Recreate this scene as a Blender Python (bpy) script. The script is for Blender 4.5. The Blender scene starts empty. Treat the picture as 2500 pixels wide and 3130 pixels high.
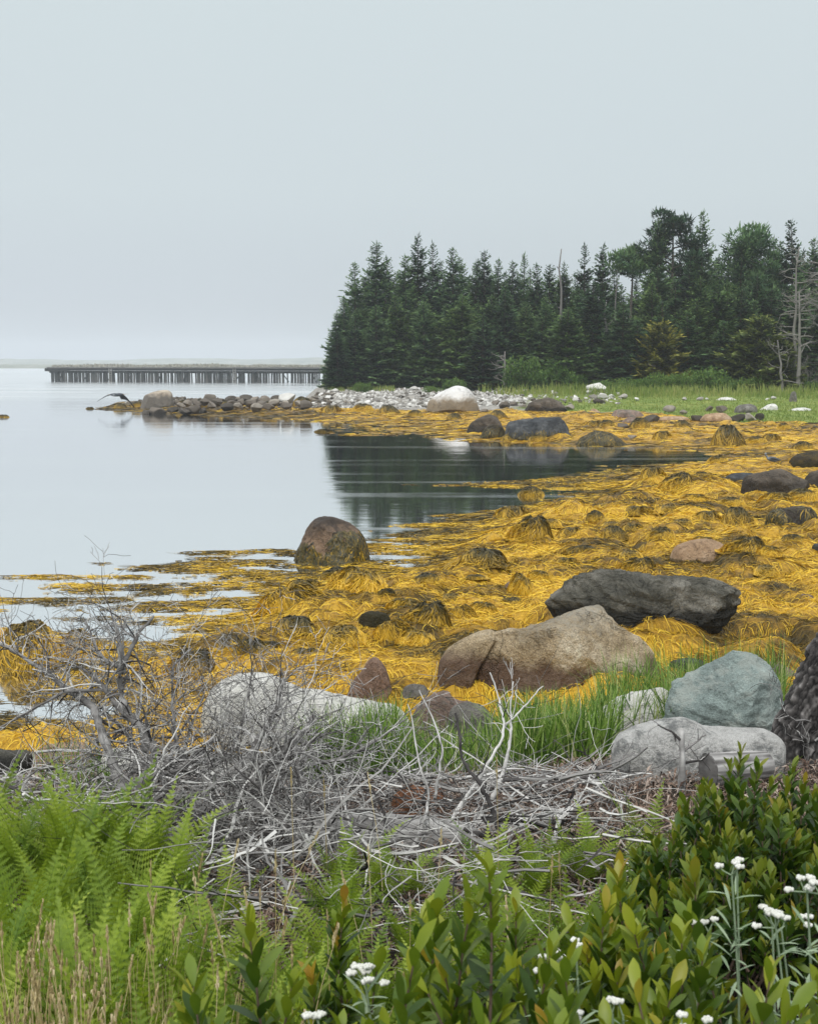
import bpy, math, random
import numpy as np
from mathutils import Vector, Matrix
from mathutils.bvhtree import BVHTree
R = math.radians
rng = np.random.default_rng(7); random.seed(7)
scene = bpy.context.scene; col = scene.collection
# ---------------------------------------------------------------- camera
CAMZ = 3.0; FPX = 4170.0; PITCH = math.atan((1565 - 1112) / FPX)
cam_d = bpy.data.cameras.new('camera'); cam = bpy.data.objects.new('camera', cam_d); col.objects.link(cam)
cam.location = (0, 0, CAMZ); cam.rotation_euler = (math.pi / 2 - PITCH, 0, 0)
cam_d.sensor_fit = 'VERTICAL'; cam_d.sensor_height = 36; cam_d.lens = FPX / 3130 * 36
cam_d.clip_start = .1; cam_d.clip_end = 5000
cam_d.dof.use_dof = True; cam_d.dof.focus_distance = 10; cam_d.dof.aperture_fstop = 17
scene.camera = cam
# ---------------------------------------------------------------- world, sun, exposure
SUN_EL, SUN_ROT = 44, 200
w = bpy.data.worlds.new('World'); scene.world = w; w.use_nodes = True
nt = w.node_tree; nt.nodes.clear()
def wn(t, **k):
    n = nt.nodes.new(t)
    for a, b in k.items(): setattr(n, a, b)
    return n
out = wn('ShaderNodeOutputWorld'); add = wn('ShaderNodeAddShader')
sky = wn('ShaderNodeTexSky', sky_type='NISHITA', sun_disc=False, sun_elevation=R(SUN_EL), sun_rotation=R(SUN_ROT))
b1 = wn('ShaderNodeBackground'); b1.inputs[1].default_value = .006
b2 = wn('ShaderNodeBackground'); b2.inputs[1].default_value = 1.0
tc = wn('ShaderNodeTexCoord'); sp = wn('ShaderNodeSeparateXYZ'); rp = wn('ShaderNodeValToRGB')
nt.links.new(tc.outputs['Generated'], sp.inputs[0]); nt.links.new(sp.outputs[2], rp.inputs[0])
el = rp.color_ramp.elements
SKYST = [(0.0, (.47, .515, .565)), (.05, (.52, .57, .62)), (.12, (.575, .638, .665)), (.25, (.60, .672, .69)), (.5, (.95, 1.01, 1.03)), (1.0, (1.85, 1.88, 1.88))]
el[0].position = 0; el[0].color = (*SKYST[0][1], 1); el[1].position = 1; el[1].color = (*SKYST[-1][1], 1)
for p_, c_ in SKYST[1:-1]:
    e = el.new(p_); e.color = (*c_, 1)
nt.links.new(sky.outputs[0], b1.inputs[0]); nt.links.new(rp.outputs[0], b2.inputs[0])
nt.links.new(b1.outputs[0], add.inputs[0]); nt.links.new(b2.outputs[0], add.inputs[1]); nt.links.new(add.outputs[0], out.inputs[0])
sd = bpy.data.lights.new('sun', 'SUN'); sd.energy = 1.5; sd.angle = R(14); sd.color = (1, .97, .92)
sun = bpy.data.objects.new('sun', sd); col.objects.link(sun)
sun.rotation_euler = (R(90 - SUN_EL), 0, R(180 - SUN_ROT + 0)); sun.location = (0, -10, 40)
vs = scene.view_settings; vs.view_transform = 'Standard'; vs.look = 'None'; vs.exposure = .07; vs.gamma = 1
scene.render.engine = 'CYCLES'
cy = scene.cycles; cy.use_denoising = True; cy.max_bounces = 6; cy.diffuse_bounces = 3; cy.glossy_bounces = 3
cy.transmission_bounces = 3; cy.volume_bounces = 1; cy.transparent_max_bounces = 6; cy.caustics_reflective = False; cy.caustics_refractive = False
# ---------------------------------------------------------------- projection helpers (photo layout read off once, in metres)
K = 2500 / 1722.0
def ray(u, v):
    cx = (u - 1250) / FPX; cy_ = (1565 - v) / FPX; cp, s_ = math.cos(PITCH), math.sin(PITCH)
    return np.array([cx, cp + s_ * cy_, -s_ + cp * cy_])
def at(u, v, Y):
    d = ray(u, v); t = Y / d[1]; return np.array([d[0] * t, Y, CAMZ + d[2] * t])
def proj(x, y, z=0.0):
    cp, s_ = math.cos(PITCH), math.sin(PITCH); zz = z - CAMZ
    f = y * cp - zz * s_; up = y * s_ + zz * cp; f = np.maximum(f, .05)
    return 1250 + FPX * x / f, 1565 - FPX * up / f
# ---------------------------------------------------------------- noise
def _h(ix, iy, iz, seed):
    with np.errstate(over='ignore'):
        h = (ix.astype(np.uint32) * np.uint32(374761393) + iy.astype(np.uint32) * np.uint32(668265263)
             + iz.astype(np.uint32) * np.uint32(2246822519) + np.uint32(seed * 3266489 + 17))
        h = (h ^ (h >> np.uint32(13))) * np.uint32(1274126177); h = (h ^ (h >> np.uint32(15))) * np.uint32(2654435761)
        return ((h ^ (h >> np.uint32(16))) & np.uint32(0xffffff)).astype(np.float32) / 16777215.0
def noise2(x, y, seed=0):
    x = np.asarray(x, float); y = np.asarray(y, float)
    ix = np.floor(x); iy = np.floor(y); fx = x - ix; fy = y - iy
    ix = ix.astype(np.int64); iy = iy.astype(np.int64); z = np.zeros_like(ix)
    fx = fx * fx * fx * (fx * (fx * 6 - 15) + 10); fy = fy * fy * fy * (fy * (fy * 6 - 15) + 10)
    a = _h(ix, iy, z, seed); b = _h(ix + 1, iy, z, seed); c = _h(ix, iy + 1, z, seed); d = _h(ix + 1, iy + 1, z, seed)
    return (a * (1 - fx) + b * fx) * (1 - fy) + (c * (1 - fx) + d * fx) * fy
def noise3(p, seed=0):
    i = np.floor(p); f = p - i; i = i.astype(np.int64); f = f * f * (3 - 2 * f); r = 0
    for dx in (0, 1):
        for dy in (0, 1):
            for dz in (0, 1):
                wgt = (f[:, 0] if dx else 1 - f[:, 0]) * (f[:, 1] if dy else 1 - f[:, 1]) * (f[:, 2] if dz else 1 - f[:, 2])
                r = r + wgt * _h(i[:, 0] + dx, i[:, 1] + dy, i[:, 2] + dz, seed)
    return r
def fbm2(x, y, o=4, seed=0):
    r = 0; a = .5; t = 0
    for k in range(o): r = r + a * noise2(x * 2 ** k, y * 2 ** k, seed + k * 7); t += a; a *= .5
    return r / t
def fbm3(p, o=4, seed=0):
    r = 0; a = .5; t = 0
    for k in range(o): r = r + a * noise3(p * 2 ** k, seed + k * 7); t += a; a *= .5
    return r / t
def sm(a, b, x):
    t = np.clip((x - a) / (b - a), 0, 1); return t * t * (3 - 2 * t)
# ---------------------------------------------------------------- mesh + object helpers
def mesh(name, V, F, mat=None, smooth=False, attr=None):
    """F: list of (n,k) index arrays.  attr: dict name -> per-vertex float array"""
    V = np.asarray(V, np.float32); F = [np.asarray(f, np.int32) for f in (F if isinstance(F, list) else [F])]
    m = bpy.data.meshes.new(name); m.vertices.add(len(V)); m.vertices.foreach_set('co', V.ravel())
    nl = sum(f.size for f in F); npoly = sum(len(f) for f in F)
    m.loops.add(nl); m.loops.foreach_set('vertex_index', np.concatenate([f.ravel() for f in F]))
    m.polygons.add(npoly); sizes = np.concatenate([np.full(len(f), f.shape[1], np.int32) for f in F])
    m.polygons.foreach_set('loop_start', np.concatenate([[0], np.cumsum(sizes)[:-1]]).astype(np.int32))
    m.polygons.foreach_set('use_smooth', np.full(npoly, smooth))
    m.update(calc_edges=True)
    for k, a in (attr or {}).items():
        at_ = m.attributes.new(k, 'FLOAT', 'POINT'); at_.data.foreach_set('value', np.asarray(a, np.float32))
    if mat: m.materials.append(mat)
    return m
def link(name, me, parent=None, loc=(0, 0, 0), rot=(0, 0, 0), scale=(1, 1, 1)):
    o = bpy.data.objects.new(name, me); col.objects.link(o); o.location = loc; o.rotation_euler = rot; o.scale = scale
    if parent: o.parent = parent
    return o
def tag(o, label=None, cat=None, group=None, kind=None):
    if label: o['label'] = label
    if cat: o['category'] = cat
    if group: o['group'] = group
    if kind: o['kind'] = kind
    return o
def copy_tree(o, parent=None):
    c = o.copy(); col.objects.link(c)
    if parent: c.parent = parent
    for ch in list(o.children): copy_tree(ch, c)
    return c
def grid_faces(nr, nc, wrap=False):
    i, j = np.meshgrid(np.arange(nr - 1), np.arange(nc if wrap else nc - 1), indexing='ij'); j2 = (j + 1) % nc
    return np.stack([i * nc + j, i * nc + j2, (i + 1) * nc + j2, (i + 1) * nc + j], -1).reshape(-1, 4)
class MB:
    def __init__(s): s.V = []; s.F = {}; s.n = 0; s.A = []
    def add(s, V, F, a=0.0):
        V = np.asarray(V, float)
        for f in (F if isinstance(F, list) else [F]):
            f = np.asarray(f)
            if len(f): s.F.setdefault(f.shape[1], []).append(f + s.n)
        s.V.append(V); s.A.append(np.broadcast_to(np.asarray(a, float), (len(V),))); s.n += len(V)
    def tube(s, P, r, k=6, a=0.0, caps=True):
        P = np.asarray(P, float); n = len(P); r = np.broadcast_to(r, (n,))
        T = np.gradient(P, axis=0); T /= np.linalg.norm(T, axis=1)[:, None] + 1e-9
        ref = np.array([0, 0, 1.]) if abs(T[0][2]) < .9 else np.array([1., 0, 0])
        A = np.cross(T, ref); A /= np.linalg.norm(A, axis=1)[:, None] + 1e-9; B = np.cross(T, A)
        th = np.arange(k) * 2 * math.pi / k
        V = P[:, None] + r[:, None, None] * (np.cos(th)[None, :, None] * A[:, None] + np.sin(th)[None, :, None] * B[:, None])
        F = [grid_faces(n, k, True)]
        if caps and k <= 24: F.append(np.array([np.arange(k)[::-1], (n - 1) * k + np.arange(k)]))
        s.add(V.reshape(-1, 3), F, a)
    def box(s, c, d, a=0.0, rz=0):
        c = np.asarray(c, float); d = np.asarray(d, float) / 2
        V = np.array([[x, y, z] for x in (-1, 1) for y in (-1, 1) for z in (-1, 1)]) * d
        if rz: V = V @ np.array([[math.cos(rz), math.sin(rz), 0], [-math.sin(rz), math.cos(rz), 0], [0, 0, 1]])
        s.add(V + c, np.array([[0, 1, 3, 2], [4, 6, 7, 5], [0, 4, 5, 1], [2, 3, 7, 6], [0, 2, 6, 4], [1, 5, 7, 3]]), a)
    def build(s, name, mat, smooth=False, origin=(0, 0, 0)):
        V = np.concatenate(s.V) - np.asarray(origin)
        return mesh(name, V, [np.concatenate(f) for f in s.F.values()], mat, smooth, {'v': np.concatenate(s.A)})
# ---------------------------------------------------------------- materials
def lin(h):
    h = h.lstrip('#'); c = [int(h[i:i + 2], 16) / 255 for i in (0, 2, 4)]
    return tuple(x / 12.92 if x <= .04045 else ((x + .055) / 1.055) ** 2.4 for x in c)
class NT:
    def __init__(s, name):
        s.m = bpy.data.materials.new(name); s.m.use_nodes = True; s.t = s.m.node_tree; s.t.nodes.clear()
        s.out = s.n('ShaderNodeOutputMaterial')
    def n(s, t, **k):
        x = s.t.nodes.new(t)
        for a, b in k.items(): setattr(x, a, b)
        return x
    def l(s, a, b): s.t.links.new(a, b)
    def coord(s, sc=(1, 1, 1), kind='Object'):
        c = s.n('ShaderNodeTexCoord'); m = s.n('ShaderNodeMapping'); m.inputs['Scale'].default_value = sc
        s.l(c.outputs[kind], m.inputs[0]); return m.outputs[0]
    def noise(s, co, scale, detail=5, rough=.6, dist=0):
        x = s.n('ShaderNodeTexNoise'); x.inputs['Scale'].default_value = scale; x.inputs['Detail'].default_value = detail
        x.inputs['Roughness'].default_value = rough; x.inputs['Distortion'].default_value = dist; s.l(co, x.inputs['Vector']); return x.outputs['Fac']
    def ramp(s, f, stops, mode='LINEAR'):
        r = s.n('ShaderNodeValToRGB'); e = r.color_ramp.elements; r.color_ramp.interpolation = mode
        e[0].position = stops[0][0]; e[0].color = (*stops[0][1], 1); e[1].position = stops[-1][0]; e[1].color = (*stops[-1][1], 1)
        for p_, c_ in stops[1:-1]: q = e.new(p_); q.color = (*c_, 1)
        s.l(f, r.inputs[0]); return r.outputs[0]
    def mix(s, f, a, b, mode='MIX'):
        x = s.n('ShaderNodeMix', data_type='RGBA', blend_type=mode)
        for i, q in ((0, f), (6, a), (7, b)):
            if isinstance(q, (int, float)): x.inputs[i].default_value = q
            elif isinstance(q, tuple): x.inputs[i].default_value = (*q, 1)
            else: s.l(q, x.inputs[i])
        return x.outputs[2]
    def math(s, op, a, b=0.0, clamp=False):
        x = s.n('ShaderNodeMath', operation=op, use_clamp=clamp)
        for i, q in enumerate((a, b)):
            if isinstance(q, (int, float)): x.inputs[i].default_value = q
            else: s.l(q, x.inputs[i])
        return x.outputs[0]
    def attr(s, name='v'): x = s.n('ShaderNodeAttribute', attribute_name=name); return x.outputs['Fac']
    def rnd(s): return s.n('ShaderNodeObjectInfo').outputs['Random']
    def bsdf(s, c, rough=.7, spec=.3, bump=None, bs=.3, bd=.02, transl=0, coat=0):
        b = s.n('ShaderNodeBsdfPrincipled')
        if isinstance(c, tuple): b.inputs['Base Color'].default_value = (*c, 1)
        else: s.l(c, b.inputs['Base Color'])
        if isinstance(rough, (int, float)): b.inputs['Roughness'].default_value = rough
        else: s.l(rough, b.inputs['Roughness'])
        b.inputs['Specular IOR Level'].default_value = spec
        if bump is not None:
            n = s.n('ShaderNodeBump'); n.inputs['Strength'].default_value = bs; n.inputs['Distance'].default_value = bd
            s.l(bump, n.inputs['Height']); s.l(n.outputs[0], b.inputs['Normal'])
        if transl:
            t = s.n('ShaderNodeBsdfTranslucent'); a = s.n('ShaderNodeMixShader'); a.inputs[0].default_value = transl
            s.l(c, t.inputs[0]) if not isinstance(c, tuple) else None
            s.l(b.outputs[0], a.inputs[1]); s.l(t.outputs[0], a.inputs[2]); s.l(a.outputs[0], s.out.inputs[0])
        else: s.l(b.outputs[0], s.out.inputs[0])
        return s.m
def rockmat(name, dark, mid, light, sc=3.0, lich=None, wet=None, wetcol=None, speck=.25, bs=1.0, rough=.85, top=None, crk=.8):
    m = NT(name); co = m.coord()
    n1 = m.noise(co, sc, 6, .65, .4); n2 = m.noise(co, sc * 9, 4, .7); n3 = m.noise(co, sc * 40, 3, .7)
    c = m.ramp(n1, [(.32, dark), (.5, mid), (.68, light)])
    c = m.mix(speck, c, m.ramp(n3, [(.33, (.2, .2, .2)), (.6, (1, .98, .95))]), 'OVERLAY')
    c = m.mix(.35, c, m.ramp(n2, [(.35, dark), (.65, light)]), 'SOFT_LIGHT')
    if lich: 
        n4 = m.noise(m.coord((1, 1, 1.3)), sc * 1.3, 8, .75, .2); f = m.ramp(n4, [(.5, (0, 0, 0)), (.58, (1, 1, 1))]); c = m.mix(m.math('MULTIPLY', f, .75), c, lich)
    if wet is not None:   # tide stain: a band below a height above the rock's foot
        s_ = m.n('ShaderNodeSeparateXYZ'); g = m.n('ShaderNodeTexCoord'); m.l(g.outputs['Object'], s_.inputs[0])
        z = m.math('ADD', s_.outputs[2], m.math('MULTIPLY', m.math('SUBTRACT', n1, .5), wet * 1.2))
        f = m.math('SUBTRACT', 1.0, m.math('DIVIDE', m.math('SUBTRACT', z, wet * .8), wet * .4), True)
        c = m.mix(m.math('MULTIPLY', f, .85), c, m.mix(n2, wetcol, tuple(x * 1.7 for x in wetcol)))
    if top:   # second colour blended in towards the top of the stone
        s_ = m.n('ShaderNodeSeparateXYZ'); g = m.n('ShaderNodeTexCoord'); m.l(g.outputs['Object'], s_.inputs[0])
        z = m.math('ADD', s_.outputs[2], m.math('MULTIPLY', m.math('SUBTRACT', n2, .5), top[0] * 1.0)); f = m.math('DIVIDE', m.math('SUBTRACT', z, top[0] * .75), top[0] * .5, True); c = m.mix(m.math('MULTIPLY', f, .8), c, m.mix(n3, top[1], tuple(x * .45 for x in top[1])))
    v = m.n('ShaderNodeTexVoronoi', feature='DISTANCE_TO_EDGE'); v.inputs['Scale'].default_value = sc * crk; wv_ = m.n('ShaderNodeVectorMath', operation='ADD'); nz = m.n('ShaderNodeTexNoise'); nz.inputs['Scale'].default_value = sc * 2.2; nz.inputs['Detail'].default_value = 4
    m.l(co, nz.inputs['Vector']); m.l(co, wv_.inputs[0]); m.l(nz.outputs['Color'], wv_.inputs[1]); m.l(wv_.outputs[0], v.inputs['Vector']); ck = m.ramp(v.outputs['Distance'], [(0, (0, 0, 0)), (.012, (1, 1, 1))])
    c = m.mix(m.math('MULTIPLY', m.math('SUBTRACT', 1.0, ck), .3), c, tuple(x * .35 for x in dark)); h = m.math('ADD', m.math('MULTIPLY', n2, .8), m.math('MULTIPLY', n3, .35)); h = m.math('ADD', h, n1); h = m.math('ADD', h, m.math('MULTIPLY', ck, .35))
    return m.bsdf(c, rough, .25, h, bs, .07)
M = {}
M['ground'] = None
def simple(name, stops, sc, rough=.8, bs=.4, bd=.02, usev=.5, spec=.25, transl=0, rnd=0, stretch=(1, 1, 1)):
    m = NT(name); co = m.coord(stretch); n = m.noise(co, sc, 5, .6)
    f = m.math('ADD', m.math('MULTIPLY', n, 1 - usev), m.math('MULTIPLY', m.attr(), usev))
    if rnd: f = m.math('ADD', f, m.math('MULTIPLY', m.math('SUBTRACT', m.rnd(), .5), rnd))
    return m.bsdf(m.ramp(f, stops), rough, spec, n if bs else None, bs, bd, transl)
# ---------------------------------------------------------------- terrain functions
US = np.arange(0, 2501, 250.)
TAB = [
 (1240, [-.4, -.2, .12, .12, .12, .12, .12, .12, .12, .12, .12]),
 (1262, [-.4, -.4, .02, .12, .12, .12, .12, .12, .12, .12, .12]),
 (1272, [-.4, -.4, -.3, .02, .12, .12, .12, .12, .12, .12, .12]),
 (1285, [-.4, -.4, -.4, -.3, .02, .12, .12, .12, .12, .12, .12]),
 (1300, [-.4, -.4, -.4, -.4, -.07, .0, .12, .12, .12, .12, .12]),
 (1330, [-.4, -.4, -.4, -.4, -.05, .0, .08, .12, .12, .12, .12]),
 (1350, [-.4, -.4, -.4, -.4, -.3, -.15, .0, .12, .12, .12, .12]),
 (1372, [-.4, -.4, -.4, -.4, -.4, -.3, -.3, -.2, -.03, .06, .12]),
 (1400, [-.4, -.4, -.4, -.4, -.4, -.4, -.4, -.4, -.3, .02, .03]),
 (1425, [-.4, -.4, -.4, -.4, -.4, -.4, -.3, -.12, .03, .1, .12]),
 (1460, [-.4, -.4, -.4, -.4, -.4, -.25, -.15, .01, .08, .12, .12]),
 (1482, [-.4, -.4, -.4, -.4, -.4, -.05, .03, .02, .1, .12, .12]),
 (1505, [-.4, -.4, -.4, -.4, -.4, -.3, -.12, -.03, .12, .12, .12]),
 (1540, [-.4, -.4, -.4, -.4, -.4, -.4, -.15, .02, .12, .12, .12]),
 (1570, [-.4, -.4, -.4, -.4, -.4, -.12, .03, .12, .12, .12, .12]),
 (1610, [-.4, -.4, -.4, -.4, -.2, -.03, .06, .12, .12, .12, .12]),
 (1650, [-.4, -.4, -.4, -.4, -.06, -.01, .07, .12, .12, .12, .12]),
 (1685, [-.4, -.3, -.06, .0, -.0, .0, .1, .12, .12, .12, .12]),
 (1715, [-.2, -.035, -.03, -.015, .0, -.01, .12, .12, .12, .12, .12]),
 (1770, [-.02, -.02, -.022, -.018, .03, .05, .12, .12, .12, .12, .12]),
 (1830, [-.022, -.025, -.022, -.015, .09, .12, .12, .12, .12, .12, .12]),
 (1890, [-.03, -.02, -.02, .03, .12, .12, .12, .12, .12, .12, .12]),
 (1930, [.0, -.05, -.03, .04, .12, .12, .12, .12, .12, .12, .12]),
 (1970, [.1, .05, -.03, .05, .12, .12, .12, .12, .12, .12, .12]),
 (2020, [.1, .06, .05, .12, .12, .12, .12, .12, .12, .12, .12]),
 (2080, [.0, .02, .08, .12, .12, .12, .12, .12, .12, .12, .12]),
 (2130, [-.05, -.02, .05, .12, .12, .12, .12, .12, .12, .12, .12]),
 (2180, [-.05, -.03, .05, .12, .12, .12, .12, .12, .12, .12, .12]),
 (2215, [.05, -.02, .08, .12, .12, .12, .12, .12, .12, .12, .12]),
 (2250, [.0, .02, .08, .12, .12, .12, .12, .12, .12, .12, .12]),
 (2320, [.1] * 11)]
TV = np.array([r[0] for r in TAB], float); TT = np.array([r[1] for r in TAB])
def tabL(x, y):
    u, v = proj(x, y, 0.0)
    fi = np.interp(v, TV, np.arange(len(TV))); fj = np.clip(u / 250, 0, 10)
    i = np.clip(fi.astype(int), 0, len(TV) - 2); j = np.clip(fj.astype(int), 0, 9); a = fi - i; b = fj - j
    L = (TT[i, j] * (1 - b) + TT[i, j + 1] * b) * (1 - a) + (TT[i + 1, j] * (1 - b) + TT[i + 1, j + 1] * b) * a
    L = np.where(u < 0, np.minimum(L, L + u * .0003), L)
    return np.where(v < 1236, -.5, L)
def ysh(x): return np.interp(x, [-30, -23, -20.4, -15, -9.4, -4.4, .6, 8, 14, 22, 60], [130, 97, 90.6, 83.4, 78, 73, 67.6, 62, 57, 55, 50])
def far(x, y):
    ys = ysh(x); t = (y - ys) / (102 - np.minimum(ys, 95))
    z = np.interp(t, [-.4, -.02, .3, .5, .75, 1, 1.6, 4], [-.5, .0, .24, .52, .92, 1.3, 1.9, 3.0])
    sp_ = np.clip((x + 22.5) / 15, 0, 1) ** .6; s = y - ys
    zs = np.minimum(z * 1.5, .95) * sp_ - sm(9, 19, s) * 1.6 - .5 * sm(-20.5, -22.5, x)
    k = sm(-9.5, -5.5, x + 1.2 * (noise2(x * .3, y * .3, 3) - .5))
    return zs * (1 - k) + z * k
def bank(x, y):
    yy = y - .42 * np.clip(x, -1, 5) + .5 * (fbm2(x * .7, y * .7, 3, 5) - .5)
    return np.interp(yy, [0, 2, 4, 5, 6, 7, 8, 9, 10, 11, 13], [1.4, 1.4, 1.3, 1.2, 1.05, .86, .62, .36, .12, -.02, -.5])
def ground_z(x, y):
    L = tabL(x, y); z = np.minimum(L - .06, .06)
    z = np.maximum(z, np.maximum(far(x, y) - .0, bank(x, y)))
    z = z + (fbm2(x * 1.1, y * 1.1, 4, 11) - .5) * .06 + (noise2(x * 5, y * 5, 2) - .5) * .02
    z = np.where(y < 40, z, z + (fbm2(x * .3, y * .3, 3, 21) - .5) * .25 * sm(.1, .6, z))
    return z
def weed_z(x, y):
    """top of the seaweed; returns (z, fullness)"""
    L = tabL(x, y); fa = far(x, y); ba = bank(x, y)
    wx = x + .35 * (noise2(x * .8, y * .8, 31) - .5); wy = y + .35 * (noise2(x * .8, y * .8, 32) - .5)
    full = sm(.015, .11, L); fl = 1 + np.clip((y - 14) / 60, 0, .7)
    d1 = np.abs(2 * noise2(wx * 1.15 / fl, wy * 1.5 / fl, 41) - 1); d2 = np.abs(2 * noise2(wx * 2.7 / fl, wy * 3.3 / fl, 42) - 1); d3 = np.abs(2 * noise2(wx * 6.5, wy * 8, 43) - 1)
    hum = (.18 * d1 * noise2(x * .33, y * .33, 9) * 1.6 + .13 * d2 * noise2(x * .9, y * .9, 19) * 1.5 + .045 * d3) * full
    n = fbm2(x * 1.3, y * 3.2, 6, 50) - .5
    n2_ = fbm2(x * .35, y * .8, 2, 60) - .5
    patch = (n * .22 + n2_ * .05) * (1 - full * .85)
    z = np.where(L < -.1, L, L + patch); z = z + hum
    lo = 1 - full
    z = np.where(z > 0, z * (1 - lo) + np.minimum(z, .012 + .15 * z) * lo, z)
    land = np.maximum(fa, ba); z = np.where(land > z - .06, np.maximum(z, land + .02 + hum * .8), z)
    return z, full
def weed_mask(x, y):
    fa = far(x, y); ba = bank(x, y)
    e = .12 * (fbm2(x * .9, y * .9, 3, 77) - .5)
    lim = np.where(x < 3, .26, .3 - .16 * sm(12.5, 15.5, x) * sm(45, 50, y))
    return (fa + e < lim) & (ba + e * 1.2 < .16 + .09 * sm(.5, 2.5, x))
# ---------------------------------------------------------------- ground sheet
nr, na = 760, 560
rr = np.concatenate([[.2, .5, .8, 1.1], np.geomspace(1.4, 150, nr - 8), [200, 320, 600, 900]])
aa = np.concatenate([np.linspace(-78, -19, 50, endpoint=False), np.linspace(-19, 19, na - 100), np.linspace(19.5, 78, 50)])
rr2, aa2 = np.meshgrid(rr, np.radians(aa), indexing='ij'); GX = rr2 * np.sin(aa2); GY = rr2 * np.cos(aa2)
gx, gy = GX.ravel(), GY.ravel(); gz = ground_z(gx, gy); gz = np.where(gy < 1, np.maximum(gz, 1.35), gz)
# zone: 0 litter soil, .33 turf, .66 pebbles, 1 silt
fa_ = far(gx, gy); ba_ = bank(gx, gy); nzz = fbm2(gx * .6, gy * .6, 3, 88) - .5
rt_ = .2 * sm(12.5, 15, gx)
turf = sm(.30, .38, fa_ + rt_ + nzz * .25) * sm(6, 9, gx + nzz * 5 + (gy - 80) * .05)
turf = np.maximum(turf, sm(1.18, 1.3, fa_ + nzz * .2)); peb = sm(.2, .3, fa_) * (1 - turf)
soil = sm(.25, .45, ba_)
m = NT('shore_ground'); co = m.coord()
n1 = m.noise(co, 1.2, 6, .6); n2 = m.noise(co, 14, 5, .7); n3 = m.noise(co, 60, 3, .7)
silt = m.ramp(n1, [(.35, (.05, .045, .025)), (.65, (.12, .10, .05))])
soilc = m.ramp(n2, [(.35, (.015, .012, .009)), (.55, (.045, .037, .028)), (.7, (.12, .10, .08))])
turfc = m.ramp(m.math('ADD', m.math('MULTIPLY', n1, .6), m.math('MULTIPLY', n2, .4)), [(.38, (.10, .15, .03)), (.5, (.155, .215, .045)), (.62, (.27, .29, .08))])
vor = m.n('ShaderNodeTexVoronoi'); vor.inputs['Scale'].default_value = 3.2; m.l(co, vor.inputs['Vector'])
pebc = m.mix(.6, m.ramp(vor.outputs['Color'], [(.2, (.18, .165, .15)), (.8, (.42, .40, .37))]), m.ramp(n2, [(.3, (.14, .13, .11)), (.7, (.42, .4, .37))]))
c = m.mix(m.attr('peb'), silt, pebc); c = m.mix(m.attr('soil'), c, soilc); c = m.mix(m.attr('turf'), c, turfc)
M['ground'] = m.bsdf(c, .9, .2, m.math('ADD', n2, m.math('MULTIPLY', n3, .4)), .7, .04)
g = link('ground', mesh('ground', np.stack([gx, gy, gz], 1), grid_faces(len(rr), len(aa)), M['ground'], True, {'turf': turf, 'peb': peb, 'soil': soil}))
tag(g, kind='structure', label='pebbly shore ground rising from the water to turf and soil')
bg = None
def hit(u, v, dz=0.0):
    d = ray(u, v); ts = np.geomspace(1.5, 400, 3000); P = d[None] * ts[:, None]; P[:, 2] += CAMZ
    gzz = np.maximum(ground_z(P[:, 0], P[:, 1]), -.03)
    k = (P[:, 1] > 8) & (P[:, 1] < 110); wm = weed_mask(P[:, 0], P[:, 1]) & k; gzz = np.where(wm, np.maximum(gzz, weed_z(P[:, 0], P[:, 1])[0] - .04), gzz) + dz
    i = np.argmax(P[:, 2] < gzz); return P[i]
# ---------------------------------------------------------------- water
m = NT('water'); co = m.coord((.5, 1.6, 1)); nb = m.noise(co, .9, 3, .55); nb2 = m.noise(co, 7, 2, .5)
bp = m.n('ShaderNodeBump'); bp.inputs['Strength'].default_value = .05; bp.inputs['Distance'].default_value = .1
m.l(m.math('ADD', nb, m.math('MULTIPLY', nb2, .12)), bp.inputs['Height'])
gl = m.n('ShaderNodeBsdfGlossy'); gl.inputs['Roughness'].default_value = .05; gl.inputs['Color'].default_value = (1, 1, 1, 1); m.l(bp.outputs[0], gl.inputs['Normal'])
sy_ = m.n('ShaderNodeSeparateXYZ'); tcw = m.n('ShaderNodeTexCoord'); m.l(tcw.outputs['Object'], sy_.inputs[0]); fw = m.math('DIVIDE', m.math('SUBTRACT', sy_.outputs[1], 84.0), 40.0, True)
bandn = m.noise(m.coord((.035, .5, 1)), 1.0, 4, .6); band = m.ramp(bandn, [(.52, (0, 0, 0)), (.62, (1, 1, 1))])
m.l(m.math('ADD', m.math('ADD', .045, m.math('MULTIPLY', fw, .13)), m.math('MULTIPLY', band, .10)), gl.inputs['Roughness'])   # a breeze ruffles the bay beyond the point
df = m.n('ShaderNodeBsdfDiffuse'); df.inputs['Color'].default_value = (.03, .045, .04, 1)
lw = m.n('ShaderNodeFresnel'); lw.inputs['IOR'].default_value = 6.5
mx = m.n('ShaderNodeMixShader'); mx.inputs[0].default_value = .985; m.l(df.outputs[0], mx.inputs[1]); m.l(gl.outputs[0], mx.inputs[2]); m.l(mx.outputs[0], m.out.inputs[0])
wv = MB(); wv.add([(-900, 4, 0), (900, 4, 0), (900, 1640, 0), (-900, 1640, 0)], np.array([[0, 1, 2, 3]]))
tag(link('water', wv.build('water', m.m)), kind='structure', label='calm pale grey sea water of the bay')
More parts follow.
